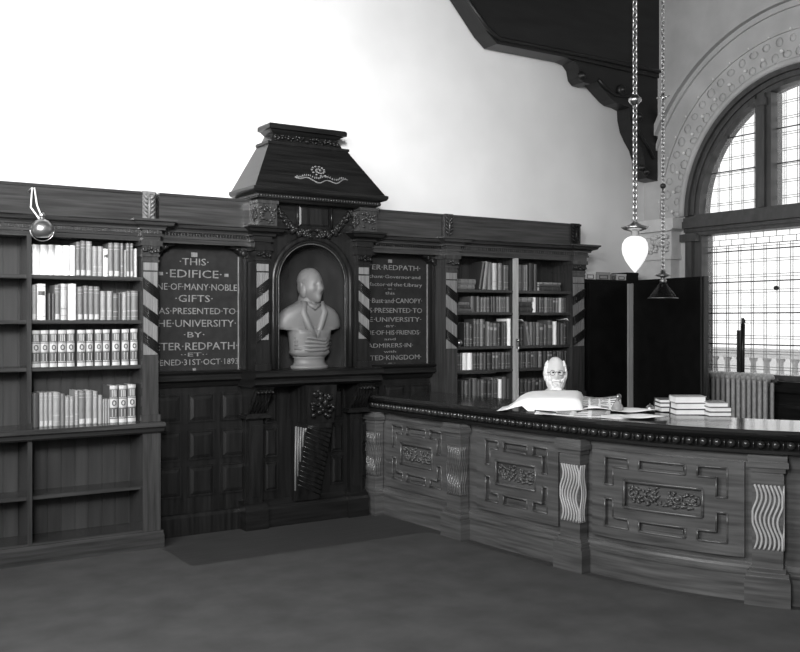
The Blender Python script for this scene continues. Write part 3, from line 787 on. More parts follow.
for (z, q) in rings:
    for i in range(n + 1):
        a = PI - PI * i / n
        vs.append((NX + rr * q * math.cos(a), yb0 + dp * max(q, .02) * math.sin(a), z))
for k in range(len(rings) - 1):
    for i in range(n):
        fs.append((k * (n + 1) + i, k * (n + 1) + i + 1, (k + 1) * (n + 1) + i + 1, (k + 1) * (n + 1) + i))
b.add(vs, fs, 0, True); b.build('niche_lining', 'niche_lining', nic)
striped_pilaster(nic, 3.176, 3.296, 6.955, 7.2, 1.295, 1.54, 2.08, 1, 'oak_dark', 'oak_dark', 'oak_pale')
striped_pilaster(nic, 4.122, 4.24, 6.955, 7.2, 1.295, 1.54, 2.08, -1, 'oak_dark', 'oak_dark', 'oak_pale')
for x0 in (3.165, 4.112):
    b = MB(); cornice(b, x0, x0 + .14, 6.945, 0, 1, 1, .3); b.build('cornice', 'oak_dark_across', nic)
b = MB(); b.box(3.20, 4.22, 6.97, 7.295, 2.44, 2.66); b.build('frieze', 'oak_dark_across', nic)
for x0 in (3.158, 4.095):
    b = MB(); b.box(x0, x0 + .165, 6.87, 7.1, 2.45, 2.64); b.carve(x0, x0 + .165, 2.46, 2.625, 6.868, 5 + int(x0), 16, .014)
    bb = MB(lambda y, d, z: (x0 + d, y, z)); bb.carve(6.88, 7.0, 2.47, 2.62, 0, 8, 12, .012); b.add(bb.v, bb.f, 0, True)
    b.box(x0 - .01, x0 + .175, 6.86, 7.1, 2.625, 2.65)
    lab(b.build('carved_block', 'oak', nic), 'carved leafy block above the striped pilaster')
b = MB()
for sg in (-1, 1):                                         # festoons of carved leaves above the arch
    R = random.Random(6)
    for i in range(46):
        t = i / 45
        x = NX + sg * (.33 - .30 * t); z = 2.60 - .17 * math.sin(PI * t * .62) - .04 * R.random()
        b.ell((x, 6.965, z + .03 * R.random() - .015), (.012 + .014 * R.random(), .02, .016 + .014 * R.random()), 0, 7, 4)
    b.tube([(NX + sg * .16, 6.955, 2.46), (NX + sg * .16, 6.955, 2.64)], .012, 6)
b.raised(NX - .14, NX + .14, 2.475, 2.635, 6.97, 6.955, .015)
b.build('festoon', 'oak_dark', nic)
# hood
def loft(b, secs, mat=0):
    """secs: (x0,x1,yfront,z) rectangles running back to the wall"""
    vs = []; fs = []
    for (x0, x1, y, z) in secs: vs += [(x0, y, z), (x1, y, z), (x1, 7.295, z), (x0, 7.295, z)]
    for k in range(len(secs) - 1):
        for j in range(4):
            i = (j + 1) % 4
            fs.append((4 * k + j, 4 * k + i, 4 * k + 4 + i, 4 * k + 4 + j))
    fs.append((3, 2, 1, 0)); e = 4 * (len(secs) - 1); fs.append((e, e + 1, e + 2, e + 3)); b.add(vs, fs, mat)
hx = 3.712
def sec(hw, y, z): return (hx - hw, hx + hw, y, z)
b = MB(); loft(b, [sec(.53, 6.88, 2.645), sec(.55, 6.86, 2.665), sec(.57, 6.845, 2.67), sec(.57, 6.845, 2.70), sec(.61, 6.81, 2.715), sec(.62, 6.80, 2.73), sec(.62, 6.80, 2.752), sec(.60, 6.82, 2.758), sec(.368, 7.066, 3.148)])
hood = b.build('hood', 'oak_dark_across', nic)
b = MB(); k = 46
for i in range(k): b.ell((hx - .565 + 1.13 * i / (k - 1), 6.842, 2.685), (.008, .008, .011), 0, 6, 4)
for i in range(16): b.ell((hx - .572, 6.86 + .43 * i / 15, 2.685), (.008, .008, .011), 0, 6, 4)
b.build('bead_row', 'oak', hood)
b = MB(); loft(b, [sec(.37, 7.06, 3.135), sec(.382, 7.05, 3.145), sec(.382, 7.05, 3.165), sec(.335, 7.095, 3.172), sec(.30, 7.125, 3.245)])
b.carve(hx - .31, hx + .31, 3.178, 3.24, 7.11, 31, 40, .02); b.build('carved_neck', 'oak_dark', hood)
b = MB(); loft(b, [sec(.30, 7.125, 3.24), sec(.315, 7.11, 3.25), sec(.34, 7.09, 3.27), sec(.365, 7.06, 3.275), sec(.365, 7.06, 3.305), sec(.355, 7.07, 3.318)]); b.build('cap_moulding', 'oak_dark_across', hood)
b = MB()                                                   # carved crest and ribbon on the slope
def slope(x, z): return (x, 6.82 + (7.066 - 6.82) * (z - 2.758) / .39 - .004, z)
for i in range(22):
    a = i * .55; r = .006 + .0035 * i * .6
    b.ell(slope(3.735 + r * 1.6 * math.cos(a), 2.935 + r * math.sin(a)), (.012, .01, .008), 0, 6, 4)
pts = [slope(3.735 + .25 * u, 2.855 - .02 * math.cos(u * 2.2) + .015 * math.sin(u * 9)) for u in [-1 + i * .1 for i in range(21)]]
b.tube(pts, .006, 5)
R = random.Random(3)
for i in range(26):
    u = -.95 + 1.9 * i / 25; p = slope(3.735 + .24 * u, 2.872 + .012 * math.sin(u * 9) + .006 * R.random()); b.ell(p, (.006, .006, .010), 0, 5, 4)
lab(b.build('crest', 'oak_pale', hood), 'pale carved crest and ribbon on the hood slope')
# ================================================================ HEADS
def head_mesh(b, c, s, yaw, features, mat=0, jaw=.22, tilt=0):
    """deformed sphere looking towards -y, then turned by yaw"""
    N, Mm = 40, 30
    bumps = features
    cy, sy = math.cos(yaw), math.sin(yaw)
    vs = []; fs = []
    def pt(d):
        x, y, z = d
        q = Vector((x * .077, y * .098 * (.93 if y < 0 else 1.04), z * .125))
        if z < -.1: q.x *= 1 - jaw * min(1, (-.1 - z) / .9); 
        if z < -.1 and y > 0: q.y *= 1 - .35 * min(1, (-.1 - z) / .9)
        dd = Vector((x, y * .95, z)).normalized()
        for (bx, by, bz, sx, sz, amp) in bumps:
            for sg in ((-1, 1) if bx else (1,)):
                e = Vector((bx * sg, by, bz)).normalized()
                if dd.dot(e) < 0: continue
                w = math.exp(-((dd.x - e.x) / sx) ** 2 - ((dd.z - e.z) / sz) ** 2)
                q += dd * amp * w
        q *= s
        q = Vector((q.x * cy - q.y * sy, q.x * sy + q.y * cy, q.z))
        return (c[0] + q.x, c[1] + q.y, c[2] + q.z)
    vs.append(pt((0, 0, -1)))
    for i in range(1, Mm):
        t = -PI / 2 + PI * i / Mm
        for j in range(N):
            a = 2 * PI * j / N
            vs.append(pt((math.cos(t) * math.sin(a), -math.cos(t) * math.cos(a), math.sin(t))))
    vs.append(pt((0, 0, 1))); e = len(vs) - 1
    for j in range(N):
        k = (j + 1) % N
        fs.append((0, 1 + k, 1 + j)); fs.append((e, e - N + j, e - N + k))
        for i in range(Mm - 2):
            a = 1 + i * N; fs.append((a + j, a + k, a + N + k, a + N + j))
    b.add(vs, fs, mat, True)
    for sg in (-1, 1):
        q = Vector((sg * .078 * s, .012 * s, .0)); q = Vector((q.x * cy - q.y * sy, q.x * sy + q.y * cy, q.z))
        b.ell((c[0] + q.x, c[1] + q.y, c[2] - .002), (.012 * s, .018 * s, .032 * s), mat, 8, 6)
FACE = [(0, -1, -.16, .11, .13, .026), (0, -1, .06, .08, .2, .012), (.32, -.9, .26, .22, .07, .007), (.33, -.92, .10, .13, .09, -.011), (.5, -.8, -.14, .16, .14, .005),
        (0, -1, -.40, .22, .045, .004), (0, -1, -.46, .2, .03, -.005), (0, -1, -.54, .2, .05, .005), (0, -.8, -.78, .22, .16, .012), (0, .9, .25, .6, .4, .008)]
# ================================================================ BUST
bust = thing('bust', 'pale grey portrait bust standing inside the round-headed niche', 'bust', (NX, 7.07, 1.295))
b = MB()
BY = 7.075; NX += .012
secs = [(1.392, .138, .095, 0), (1.41, .16, .105, 0), (1.43, .178, .112, 0), (1.45, .170, .11, 0), (1.50, .176, .113, 0), (1.58, .184, .12, 0), (1.615, .195, .12, 0), (1.625, .285, .088, .01), (1.65, .296, .09, .01), (1.70, .288, .098, .01), (1.745, .27, .104, .01), (1.785, .235, .105, .01), (1.815, .18, .1, .01), (1.84, .125, .09, .01), (1.865, .092, .08, .005), (1.93, .08, .075, 0)]
n = 32; vs = []; fs = []
for (z, rx, ry, dy) in secs:
    for j in range(n):
        a = 2 * PI * j / n; ca, sa = math.cos(a), math.sin(a)
        ex = .8
        x = rx * math.copysign(abs(ca) ** ex, ca); y = ry * math.copysign(abs(sa) ** ex, sa)
        fold = .006 * math.sin(9 * a + z * 40) if 1.42 < z < 1.63 else 0
        vs.append((NX + x, BY + dy + y - (fold if sa < 0 else 0), z))
for k in range(len(secs) - 1):
    for j in range(n):
        i = (j + 1) % n; fs.append((k * n + j, k * n + i, (k + 1) * n + i, (k + 1) * n + j))
fs.append(list(reversed(range(n)))); fs.append([(len(secs) - 1) * n + j for j in range(n)])
b.add(vs, fs, 0, True)
head_mesh(b, (NX + .005, BY - .018, 1.985), 1.2, math.radians(14), [(p, q, u, v, w_, a * 1.25) for p, q, u, v, w_, a in FACE] + [(0, -.86, -.7, .42, .3, .022), (.8, -.5, -.3, .3, .4, .01)], 0, .05)
b.ell((NX + .003, BY + .015, 2.03), (.098, .118, .108), 0, 18, 10)
for sg in (-1, 1): b.ell((NX + sg * .07, BY - .035, 1.945), (.034, .05, .07), 0, 12, 8)
b.ell((NX + .016, BY - .06, 1.872), (.045, .034, .055), 0, 12, 8)
for sg in (-1, 1):                                          # coat lapels and draped sash
    b.tube([(NX + sg * .075, BY - .055, 1.85), (NX + sg * .10, BY - .078, 1.76), (NX + sg * .05, BY - .095, 1.64), (NX + .01, BY - .108, 1.54)], [.03, .034, .03, .02], 10)
b.tube([(NX - .05, BY - .08, 1.835), (NX, BY - .095, 1.80), (NX + .05, BY - .08, 1.835)], .022, 8)
for i in range(4): b.tube([(NX - .165, BY - .05, 1.47 + .03 * i), (NX - .05, BY - .112, 1.45 + .035 * i), (NX + .08, BY - .112, 1.455 + .025 * i), (NX + .165, BY - .05, 1.47 + .035 * i)], .017, 8)
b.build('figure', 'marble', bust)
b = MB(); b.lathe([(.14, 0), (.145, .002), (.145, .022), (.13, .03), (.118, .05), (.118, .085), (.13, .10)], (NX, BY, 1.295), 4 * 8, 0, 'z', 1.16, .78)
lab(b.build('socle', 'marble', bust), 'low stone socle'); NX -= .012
# ================================================================ COUNTER (follows a bent line in plan)
def theta(s):
    if s < 1.2: return 2.5
    if s < 2.44: return 2.5 + 4.5 * (s - 1.2) / 1.24
    return 7 + 21.5 * (s - 2.44)
STEP = .01
PTS = [(4.414, 7.08)]
for i in range(600):
    t = math.radians(theta((i + .5) * STEP)); x, y = PTS[-1]; PTS.append((x + math.sin(t) * STEP, y - math.cos(t) * STEP))
def CT(s, o, z):
    t = math.radians(theta(max(s, 0))); d = (math.sin(t), -math.cos(t)); nn = (-math.cos(t), -math.sin(t))
    if s <= 0: x, y = PTS[0][0] + d[0] * s, PTS[0][1] + d[1] * s
    else:
        i = min(int(s / STEP), 599); f = s / STEP - i
        x = PTS[i][0] * (1 - f) + PTS[i + 1][0] * f; y = PTS[i][1] * (1 - f) + PTS[i + 1][1] * f
    return (x + nn[0] * o, y + nn[1] * o, z)
ctr = thing('counter', 'long dark oak issue counter with carved panels curving to the right', 'counter', (4.8, 5.2, 0))
S1 = 4.75
def cprof(b, prof, s0, s1, mat=0):
    b.prism(prof, 'x', s0, s1, mat, max(1, int((s1 - s0) / .06)))
b = MB(CT); cprof(b, [(-.035, .2), (-.035, .90), (-.5, .90), (-.5, .0), (-.45, 0), (-.45, .2)], -.09, S1); b.build('body', 'oak_counter', ctr)
b = MB(CT); cprof(b, [(-.45, 0), (0, 0), (0, .155), (.004, .165), (.004, .178), (-.004, .186), (-.004, .2), (-.012, .215), (-.02, .225), (-.45, .225)], -.09, S1); b.build('plinth', 'oak_counter', ctr)
b = MB(CT); cprof(b, [(-.56, 1.01), (-.56, 1.05), (.115, 1.05), (.122, 1.045), (.122, 1.03), (.11, 1.018), (.10, 1.01)], -.10, S1); b.build('worktop', 'oak_worktop', ctr)
b = MB(CT); cprof(b, [(-.5, .895), (.03, .895), (.045, .902), (.045, .92), (.03, .928), (.045, .985), (.085, .99), (.10, 1.01), (-.5, 1.01)], -.10, S1)
b.build('cornice', 'oak_dark_across', ctr)
b = MB(CT); k = int((S1 - .0) / .082)
for i in range(k):
    s = -.03 + i * .082
    b.ell((s, .045, .957), (.026, .03, .027), 0, 10, 6); b.ell((s + .041, .042, .955), (.006, .016, .026), 0, 6, 4)
b.build('egg_and_dart', 'oak_worktop', ctr)
def strap_panel(s0, s1, z0, z1):
    """board with sunk L shaped, oblong and carved centre fields"""
    W, HH = s1 - s0, z1 - z0
    q = W / .95
    b = MB(CT); f0, f1 = -.036, -.001
    def bx(u0, u1, v0, v1, o1=f1):
        b.box(s0 + u0 * W, s0 + u1 * W, f0, o1, z0 + v0 * HH, z0 + v1 * HH, 0, max(1, int((u1 - u0) * W / .06)))
    lw, lh, lt = .22, .40, .08
    vt = .14
    m = .10 / W  # outer margin
    bx(-m, 1 + m, 1, 1 + .09); bx(-m, 1 + m, -.16, 0); bx(-m, 0, 0, 1); bx(1, 1 + m, 0, 1)
    # straps between the sunk fields
    for (v0, v1) in ((1 - vt, 1), (0, vt)): bx(lw, .31, v0, v1); bx(.69, 1 - lw, v0, v1)
    bx(0, lt, lh, 1 - lh); bx(1 - lt, 1, lh, 1 - lh)
    # inner cross-shaped field around the carved centre
    bx(lt, 1 - lt, vt, .31); bx(lt, 1 - lt, .69, 1 - vt); bx(lt, .18, .31, .69); bx(.82, 1 - lt, .31, .69)
    p = b.build('front_panel', 'oak_counter', ctr)
    def sunk(poly):
        """bevelled moulding round a sunk field"""
        bb = MB(CT); P = [(s0 + u * W, z0 + v * HH) for u, v in poly]
        for i in range(len(P)):
            a, c = P[i], P[(i + 1) % len(P)]
            n = max(1, int(math.hypot(a[0] - c[0], a[1] - c[1]) / .06))
            bb.tube([CTI(a, c, j / n) for j in range(n + 1)], .0075, 6)
        return bb
    def CTI(a, c, t): return (a[0] + (c[0] - a[0]) * t, -.002, a[1] + (c[1] - a[1]) * t)
    Ls = []
    for (su, sv) in ((0, 0), (1, 0), (0, 1), (1, 1)):
        pts = [(0, 0), (lw, 0), (lw, vt), (lt, vt), (lt, lh), (0, lh)]
        Ls.append(('corner_moulding', [(1 - u if su else u, 1 - v if sv else v) for u, v in pts]))
    Ls += [('oblong_moulding', [(.31, 0), (.69, 0), (.69, vt), (.31, vt)]), ('oblong_moulding', [(.31, 1 - vt), (.69, 1 - vt), (.69, 1), (.31, 1)]), ('centre_moulding', [(.18, .31), (.82, .31), (.82, .69), (.18, .69)])]
    for nm, pl in Ls:
        bb = MB(CT); P = [(s0 + u * W, z0 + v * HH) for u, v in pl]
        rad = .0075 if nm != 'centre_moulding' else .011
        for i in range(len(P)):
            a, c = P[i], P[(i + 1) % len(P)]
            n = max(1, int(math.hypot(a[0] - c[0], a[1] - c[1]) / .06))
            bb.tube([(a[0] + (c[0] - a[0]) * j / n, -.003, a[1] + (c[1] - a[1]) * j / n) for j in range(n + 1)], rad, 6)
        if nm == 'oblong_moulding':
            (ua, za), (ub, zb) = P[0], P[2]
            bb.box(ua + .02, ub - .02, -.036, -.02, za + .018, zb - .018, 0, max(1, int((ub - ua) / .06)))
        bb.build(nm, 'oak_counter', p)
    c = MB(lambda s, d, z: CT(s, -.033 - d, z))
    c.carve(s0 + .20 * W, s0 + .80 * W, z0 + .35 * HH, z0 + .65 * HH, 0, 13, 46, .012)
    k = 14
    for sg in (-1, 1):
        for j in range(2):
            cx = s0 + W * (.5 + sg * (.11 + .14 * j)); cz = z0 + .5 * HH
            c.tube([(cx + sg * (.008 + .0026 * i) * math.cos(i * .6), -.01, cz + (.006 + .0022 * i) * math.sin(i * .6)) for i in range(k)], .006, 5)
    lab(c.build('carved_relief', 'oak_counter', p), 'carved leaf scrolls in the middle of the panel')
strap_panel(.20, .88, .335, .795)
strap_panel(1.42, 2.06, .335, .795)
strap_panel(2.56, 3.38, .335, .795)
strap_panel(3.92, 4.62, .335, .795)
def counter_pilaster(s0, bright):
    s1 = s0 + .17; r = MB(CT); o = .062
    r.box(s0 - .04, s1 + .04, -.02, o + .03, 0, .155, 0, 3); r.box(s0 - .036, s1 + .036, -.02, o + .034, .155, .178, 0, 3)
    r.box(s0 - .03, s1 + .03, -.02, o + .022, .178, .2, 0, 3); r.box(s0 - .015, s1 + .015, -.02, o + .01, .2, .225, 0, 3)
    r.box(s0, s1, -.02, o, .225, .80, 0, 3)
    p = r.build('pilaster', 'oak_counter', ctr)
    r = MB(CT)
    r.box(s0 - .022, s1 + .022, -.02, o + .02, .86, .895, 0, 3); r.box(s0 - .03, s1 + .03, -.02, o + .03, .825, .86, 0, 3)
    r.box(s0 - .012, s1 + .012, -.02, o + .01, .795, .825, 0, 3); r.box(s0 - .004, s1 + .004, -.02, o + .004, .725, .785, 0, 3)
    r.build('capital', 'oak_counter', p)
    r = MB(CT)
    for i in range(7):
        sc = s0 + .014 + i * (.17 - .028) / 6
        pts = []
        for j in range(25):
            z = .335 + .385 * j / 24
            w = sc + .017 * math.sin(2 * PI * j / 24 * 1.5 + i * .12)
            pts.append((min(max(w, s0 + .004), s1 - .004), o + .003, z))
        r.tube(pts, .0072, 6)
    for i in range(3):
        oc = .012 + i * .02
        pts = [(s1 + .002, oc + .010 * math.sin(2 * PI * j / 24 * 1.5), .335 + .385 * j / 24) for j in range(25)]
        r.tube(pts, .0065, 6)
    lab(r.build('wavy_fluting', 'oak_lit' if bright else 'oak_counter', p), 'wavy carved fluting of the pilaster')  # highlights of the two lit pilasters are painted in with lighter oak
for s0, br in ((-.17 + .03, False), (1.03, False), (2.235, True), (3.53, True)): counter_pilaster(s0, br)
# ================================================================ CARPET
poly = []
edge = [CT(s, .105, 0)[:2] for s in [.86 + .12 * i for i in range(33)]]
ex = edge[0]
poly = [(2.37, 6.23)] + edge + [(edge[-1][0] + .0, YF + .3), (XL + .3, YF + .3), (XL + .3, 6.87), (2.37, 6.87)]
b = MB(); b.prism(poly, 'z', 0.0, .008)
tag(b.build('carpet', 'carpet', None, (2.0, 3.0, 0)), 'large plain grey carpet covering the open floor before the counter', 'carpet')
# ================================================================ PERSON behind the counter
PX, PY = 5.35, 5.84
yaw = math.atan2(-PX, PY) * -1     # turn the face from -y towards the camera
yaw = -math.atan2(PX, PY) + math.radians(6)
per = thing('person', 'white-bearded person in dark suit and spectacles seated behind the counter papers', 'person', (PX, PY, 0))
def rot(p, ang=yaw): return (PX + p[0] * math.cos(ang) - p[1] * math.sin(ang), PY + p[0] * math.sin(ang) + p[1] * math.cos(ang), p[2])
def skin(name, verts, edges, radii, mat, parent, sub=2):
    me = bpy.data.meshes.new(name + '_src'); me.from_pydata(verts, edges, []); me.update()
    o = bpy.data.objects.new(name + '_src', me); COL.objects.link(o)
    sm = o.modifiers.new('s', 'SKIN'); ss = o.modifiers.new('u', 'SUBSURF'); ss.levels = sub; ss.render_levels = sub
    for i, r in enumerate(radii):
        d = me.skin_vertices[0].data[i]; d.radius = r if isinstance(r, tuple) else (r, r); d.use_root = (i == 0)
    dg = bpy.context.evaluated_depsgraph_get(); nm = bpy.data.meshes.new_from_object(o.evaluated_get(dg))
    vs = [tuple(v.co) for v in nm.vertices]; fs = [list(p.vertices) for p in nm.polygons]
    bpy.data.objects.remove(o); bpy.data.meshes.remove(me); bpy.data.meshes.remove(nm)
    return vs, fs
hz = 1.262
J = [(0, .05, .56), (0, .05, .74), (0, .02, .93), (0, 0, 1.06), (0, -.01, 1.16),
     (.17, .02, 1.0), (.24, .0, .80), (.19, -.22, .66), (-.17, .02, 1.0), (-.24, .0, .80), (-.19, -.22, .66),
     (.10, 0, .54), (.13, -.30, .53), (.13, -.22, .09), (.13, -.32, .04), (-.10, 0, .54), (-.13, -.30, .53), (-.13, -.22, .09), (-.13, -.32, .04)]
E = [(0, 1), (1, 2), (2, 3), (3, 4), (3, 5), (5, 6), (6, 7), (3, 8), (8, 9), (9, 10), (0, 11), (11, 12), (12, 13), (13, 14), (0, 15), (15, 16), (16, 17), (17, 18)]
RD = [.13, .13, .14, .085, .055, .065, .05, .036, .065, .05, .036, .085, .062, .045, .035, .085, .062, .045, .035]
Jw = [rot(p) for p in J]
vs, fs = skin('body', Jw, E, RD, None, None)
b = MB(); b.add(vs, fs, 0, True)
head_mesh(b, rot((0, -.02, hz)), 1.08, yaw, FACE)
for sg in (-1, 1):                                           # hands resting on the lap, each finger its own chain
    wr = Vector((sg * .19, -.22, .66))
    dirv = Vector((-sg * .45, -.85, -.12)).normalized(); side = Vector((dirv.y, -dirv.x, 0)).normalized()
    palm = [rot(tuple(wr)), rot(tuple(wr + dirv * .05)), rot(tuple(wr + dirv * .09))]
    v1, f1 = skin('palm', palm, [(0, 1), (1, 2)], [(.026, .018), (.036, .016), (.036, .014)], None, None, 1); b.add(v1, f1, 0, True)
    for k, ln in enumerate((.068, .078, .073, .056)):
        o = side * (-.03 + .02 * k); p0 = wr + dirv * .08 + o
        ch = [rot(tuple(p0)), rot(tuple(p0 + dirv * ln * .45)), rot(tuple(p0 + dirv * ln * .75 + Vector((0, 0, -.012)))), rot(tuple(p0 + dirv * ln * .95 + Vector((0, 0, -.028))))]
        v1, f1 = skin('finger', ch, [(0, 1), (1, 2), (2, 3)], [.010, .009, .008, .007], None, None, 1); b.add(v1, f1, 0, True)
    p0 = wr + dirv * .03 + side * (-.03) * 1; td = (dirv * .6 - side * .8).normalized()
    ch = [rot(tuple(p0)), rot(tuple(p0 + td * .035)), rot(tuple(p0 + td * .055 + dirv * .015))]
    v1, f1 = skin('thumb', ch, [(0, 1), (1, 2)], [.012, .010, .008], None, None, 1); b.add(v1, f1, 0, True)
b.build('body', 'skin', per)
# dark suit over torso, arms and legs
keep = list(range(len(J)))
J2 = list(J); J2[4] = (0, .01, 1.085)
vs, fs = skin('suit', [rot(p) for p in J2], E, [r * 1.14 + .006 for r in RD[:4]] + [.06] + [r * 1.14 + .008 for r in RD[5:]], None, None)
b = MB(); b.add(vs, fs, 0, True)
suit = b.build('suit', 'suit', per)
b = MB(); cpt = [rot((.062 * math.cos(a), -.012 + .062 * math.sin(a), 1.105 + .008 * math.sin(a))) for a in [2 * PI * i / 20 for i in range(20)]]
b.tube(cpt, .016, 8, 0, True)
lab(b.build('collar', 'paper', per), 'white collar')
b = MB()                                                     # full beard and moustache
HC = rot((0, -.02, hz))
def onhead(d, ex=0.0, s=1.08):
    q = Vector((d[0] * .077, d[1] * .098 * (.93 if d[1] < 0 else 1.04), d[2] * .125)) * s
    q = q * (1 + ex); return rot((q.x, q.y - .02, hz + q.z))
R = random.Random(2)
for i in range(150):
    a = R.uniform(-1.35, 1.35); z = R.uniform(-1.0, -.38 - .0 * abs(a)) if abs(a) < .75 else R.uniform(-.9, -.1)
    c = math.sqrt(max(0.02, 1 - min(1, z * z)))
    p = onhead((c * math.sin(a) * .86, -c * math.cos(a) * .95, z * .98), .06)
    b.ell((p[0], p[1], p[2] - .012), (.014, .014, .024), 0, 7, 5)
for i in range(40):
    a = R.uniform(-.9, .9); p = onhead((.5 * math.sin(a), -.78, -.95 - .16 * R.random() * math.cos(a)), .04)
    b.ell(p, (.016, .016, .026), 0, 7, 5)
for sg in (-1, 1): b.tube([onhead((0, -1, -.36), .07), onhead((sg * .2, -.95, -.38), .09), onhead((sg * .42, -.85, -.5), .08)], [.008, .012, .005], 7)
b.build('beard', 'hair', per)
b = MB()
for i in range(150):
    a = R.uniform(.35 * PI, PI * 1.65); z = R.uniform(-.35, .62)
    c = math.sqrt(1 - z * z); fr = -math.cos(a)
    if fr * 0 + (-math.cos(a)) < -.45: continue
    p = onhead((c * math.sin(a), -c * math.cos(a), z), .03); b.ell(p, (.012, .012, .020), 0, 7, 5)
b.build('hair', 'hair', per)
b = MB()
for sg in (-1, 1):
    cpt = []
    for i in range(16):
        a = 2 * PI * i / 16; cpt.append(onhead((sg * .36 + .22 * math.cos(a), -.94 , .06 + .14 * math.sin(a)), .12))
    b.tube(cpt, .0016, 5, 0, True)
    b.tube([onhead((sg * .60, -.88, .08), .1), onhead((sg * 1.0, -.1, .06), .06)], .0024, 5)
b.tube([onhead((-.14, -.97, .08), .14), onhead((0, -1.0, .12), .14), onhead((.14, -.97, .08), .14)], .0026, 5)
b.build('spectacles', 'iron', per)
b = MB()
for sg in (-1, 1): b.ell(onhead((sg * .33, -.93, .09), -.075), (.011, .011, .007), 0, 10, 6)
b.build('eyes', 'ink', per)
for sg in (-1, 1):
    b = MB(); b.tube([rot((sg * .13, -.20, .05)), rot((sg * .13, -.30, .045)), rot((sg * .135, -.40, .03))], [.045, .048, .03], 10); b.build('shoe', 'suit', per)
st = thing('stool', 'plain wooden stool under the seated person behind the counter', 'stool', (*rot((0, .05, 0))[:2], 0), None)
sx, sy, _ = rot((0, .03, 0))
b = MB(); b.lathe([(0, .40), (.19, .40), (.2, .41), (.2, .43), (.18, .445), (0, .445)], (sx, sy, 0), 20); b.build('seat', 'oak', st)
for i in range(4):
    a = PI / 4 + i * PI / 2
    b = MB(); b.tube([(sx + .12 * math.cos(a), sy + .12 * math.sin(a), .41), (sx + .19 * math.cos(a), sy + .19 * math.sin(a), 0)], [.018, .022], 8); b.build('leg', 'oak', st)
# ================================================================ THINGS ON THE COUNTER
ZT = 1.05
def frameAt(px, py):
    x, y = atZ(px, py, ZT); return x, y
# axis of the counter near the papers
tt = math.radians(6); ux, uy = math.sin(tt), -math.cos(tt); wx, wy = math.cos(tt), math.sin(tt)   # along the counter (to the camera), across to the back
def loc2(o, a, c): return (o[0] + ux * a + wx * c, o[1] + uy * a + wy * c)
# big white sheet draped over a pile: along the picture's horizontal direction
A = frameAt(497, 411); B = frameAt(585, 413)
du = Vector((B[0] - A[0], B[1] - A[1])); Ln = du.length; du.normalize(); dv = Vector((-du.y, du.x))
if dv.dot(Vector((1, 1))) < 0: dv = -dv
prof = [(0, .004), (.07, .014), (.14, .042), (.22, .085), (.29, .112), (.36, .125), (.50, .130), (.66, .134), (.80, .136), (.89, .134), (.935, .122), (.96, .09), (.975, .045), (1.0, .008)]
rows = []
for j in range(7):
    v = j / 6 * .30
    fold = (1 - .35 * (1 - j / 6)) 
    rows.append([(A[0] + du.x * u * Ln + dv.x * v, A[1] + du.y * u * Ln + dv.y * v, ZT + z * fold + (.008 if 0 < j < 6 else 0) * (1 if z > .05 else 0)) for (u, z) in prof])
front = [[(A[0] + du.x * u * Ln - dv.x * .012, A[1] + du.y * u * Ln - dv.y * .012, ZT + .004 + z * (.35 if u < .3 else .02)) for (u, z) in prof]]
b = MB(); b.sheet(front + rows, .003); tag(b.build('paper_sheet', 'paper', None, (A[0] + .25, A[1], ZT)), 'large white sheet of paper draped over a pile on the counter', 'paper')
def flat_sheet(px, py, wd, dp, ang, z, name, label, cat, seed, printed, curl=.01, group=None, tilt=0):
    o = frameAt(px, py); R = random.Random(seed); b = MB(); n = 8
    ca, sa = math.cos(ang), math.sin(ang)
    ph = R.random() * 6
    def P(u, v, dz=0):
        x = (u - .5) * wd; y = v * dp
        ex = du.x * x + dv.x * y; ey = du.y * x + dv.y * y
        return (o[0] + ex * ca - ey * sa, o[1] + ex * sa + ey * ca, z + dz + tilt * v + curl * (.5 + .5 * math.sin(ph + u * 5 + v * 3)))
    b.sheet([[P(i / n, j / 5) for i in range(n + 1)] for j in range(6)], .002)
    if printed:
        for r in range(7):
            v0 = .06 + r * .13
            for c in range(4):
                if R.random() < .12: continue
                u0 = .05 + c * .235; q = .17 + R.random() * .03
                vs = [P(u0 + q * t, v0, .0012) for t in (0, .33, .66, 1)] + [P(u0 + q * t, v0 + (.05 if r else .08), .0012) for t in (1, .66, .33, 0)]
                b.add([vs[0], vs[1], vs[2], vs[3], vs[4], vs[5], vs[6], vs[7]], [(0, 1, 6, 7), (1, 2, 5, 6), (2, 3, 4, 5)], 1)
    return tag(b.build(name, ['paper', 'ink'], None, (o[0], o[1], ZT)), label, cat, group)
flat_sheet(572, 416.5, .50, .16, .0, ZT + .001, 'newspaper', 'printed newspaper lying in front of the draped white sheet', 'newspaper', 1, True, .012, None, .02)
flat_sheet(600, 412.5, .30, .22, .05, ZT + .012, 'newspaper', 'printed newspaper half raised between white sheet and inkwell', 'newspaper', 2, True, .02, None, .075)
for i, (px, py, wd, dp, an, z, lb) in enumerate(((628, 419, .34, .13, .06, .002, 'loose white paper lying nearest the counter edge below the inkwell'), (642, 420, .30, .13, -.10, .012, 'crumpled white paper at the right end of the loose sheets'),
                                     (636, 415, .30, .16, .16, .020, 'white paper on top of the loose sheets behind the inkwell'))):
    flat_sheet(px, py, wd, dp, an, ZT + z, 'paper_sheet', lb, 'paper', 10 + i, False, .018)
for (p0, p1, lb) in (((535, 413.8), (556, 415.8), 'dark pen lying at the foot of the draped white sheet'), ((577, 415.2), (589, 413.6), 'short dark pen lying on the newspaper in front')):
    a = frameAt(*p0); c = frameAt(*p1); z = ZT + .022
    b = MB(); b.tube([(a[0], a[1], z), (a[0] * .5 + c[0] * .5, a[1] * .5 + c[1] * .5, z), (c[0], c[1], z)], [.006, .007, .004], 8); tag(b.build('pen', 'ink', None, (a[0], a[1], z)), lb, 'pen')
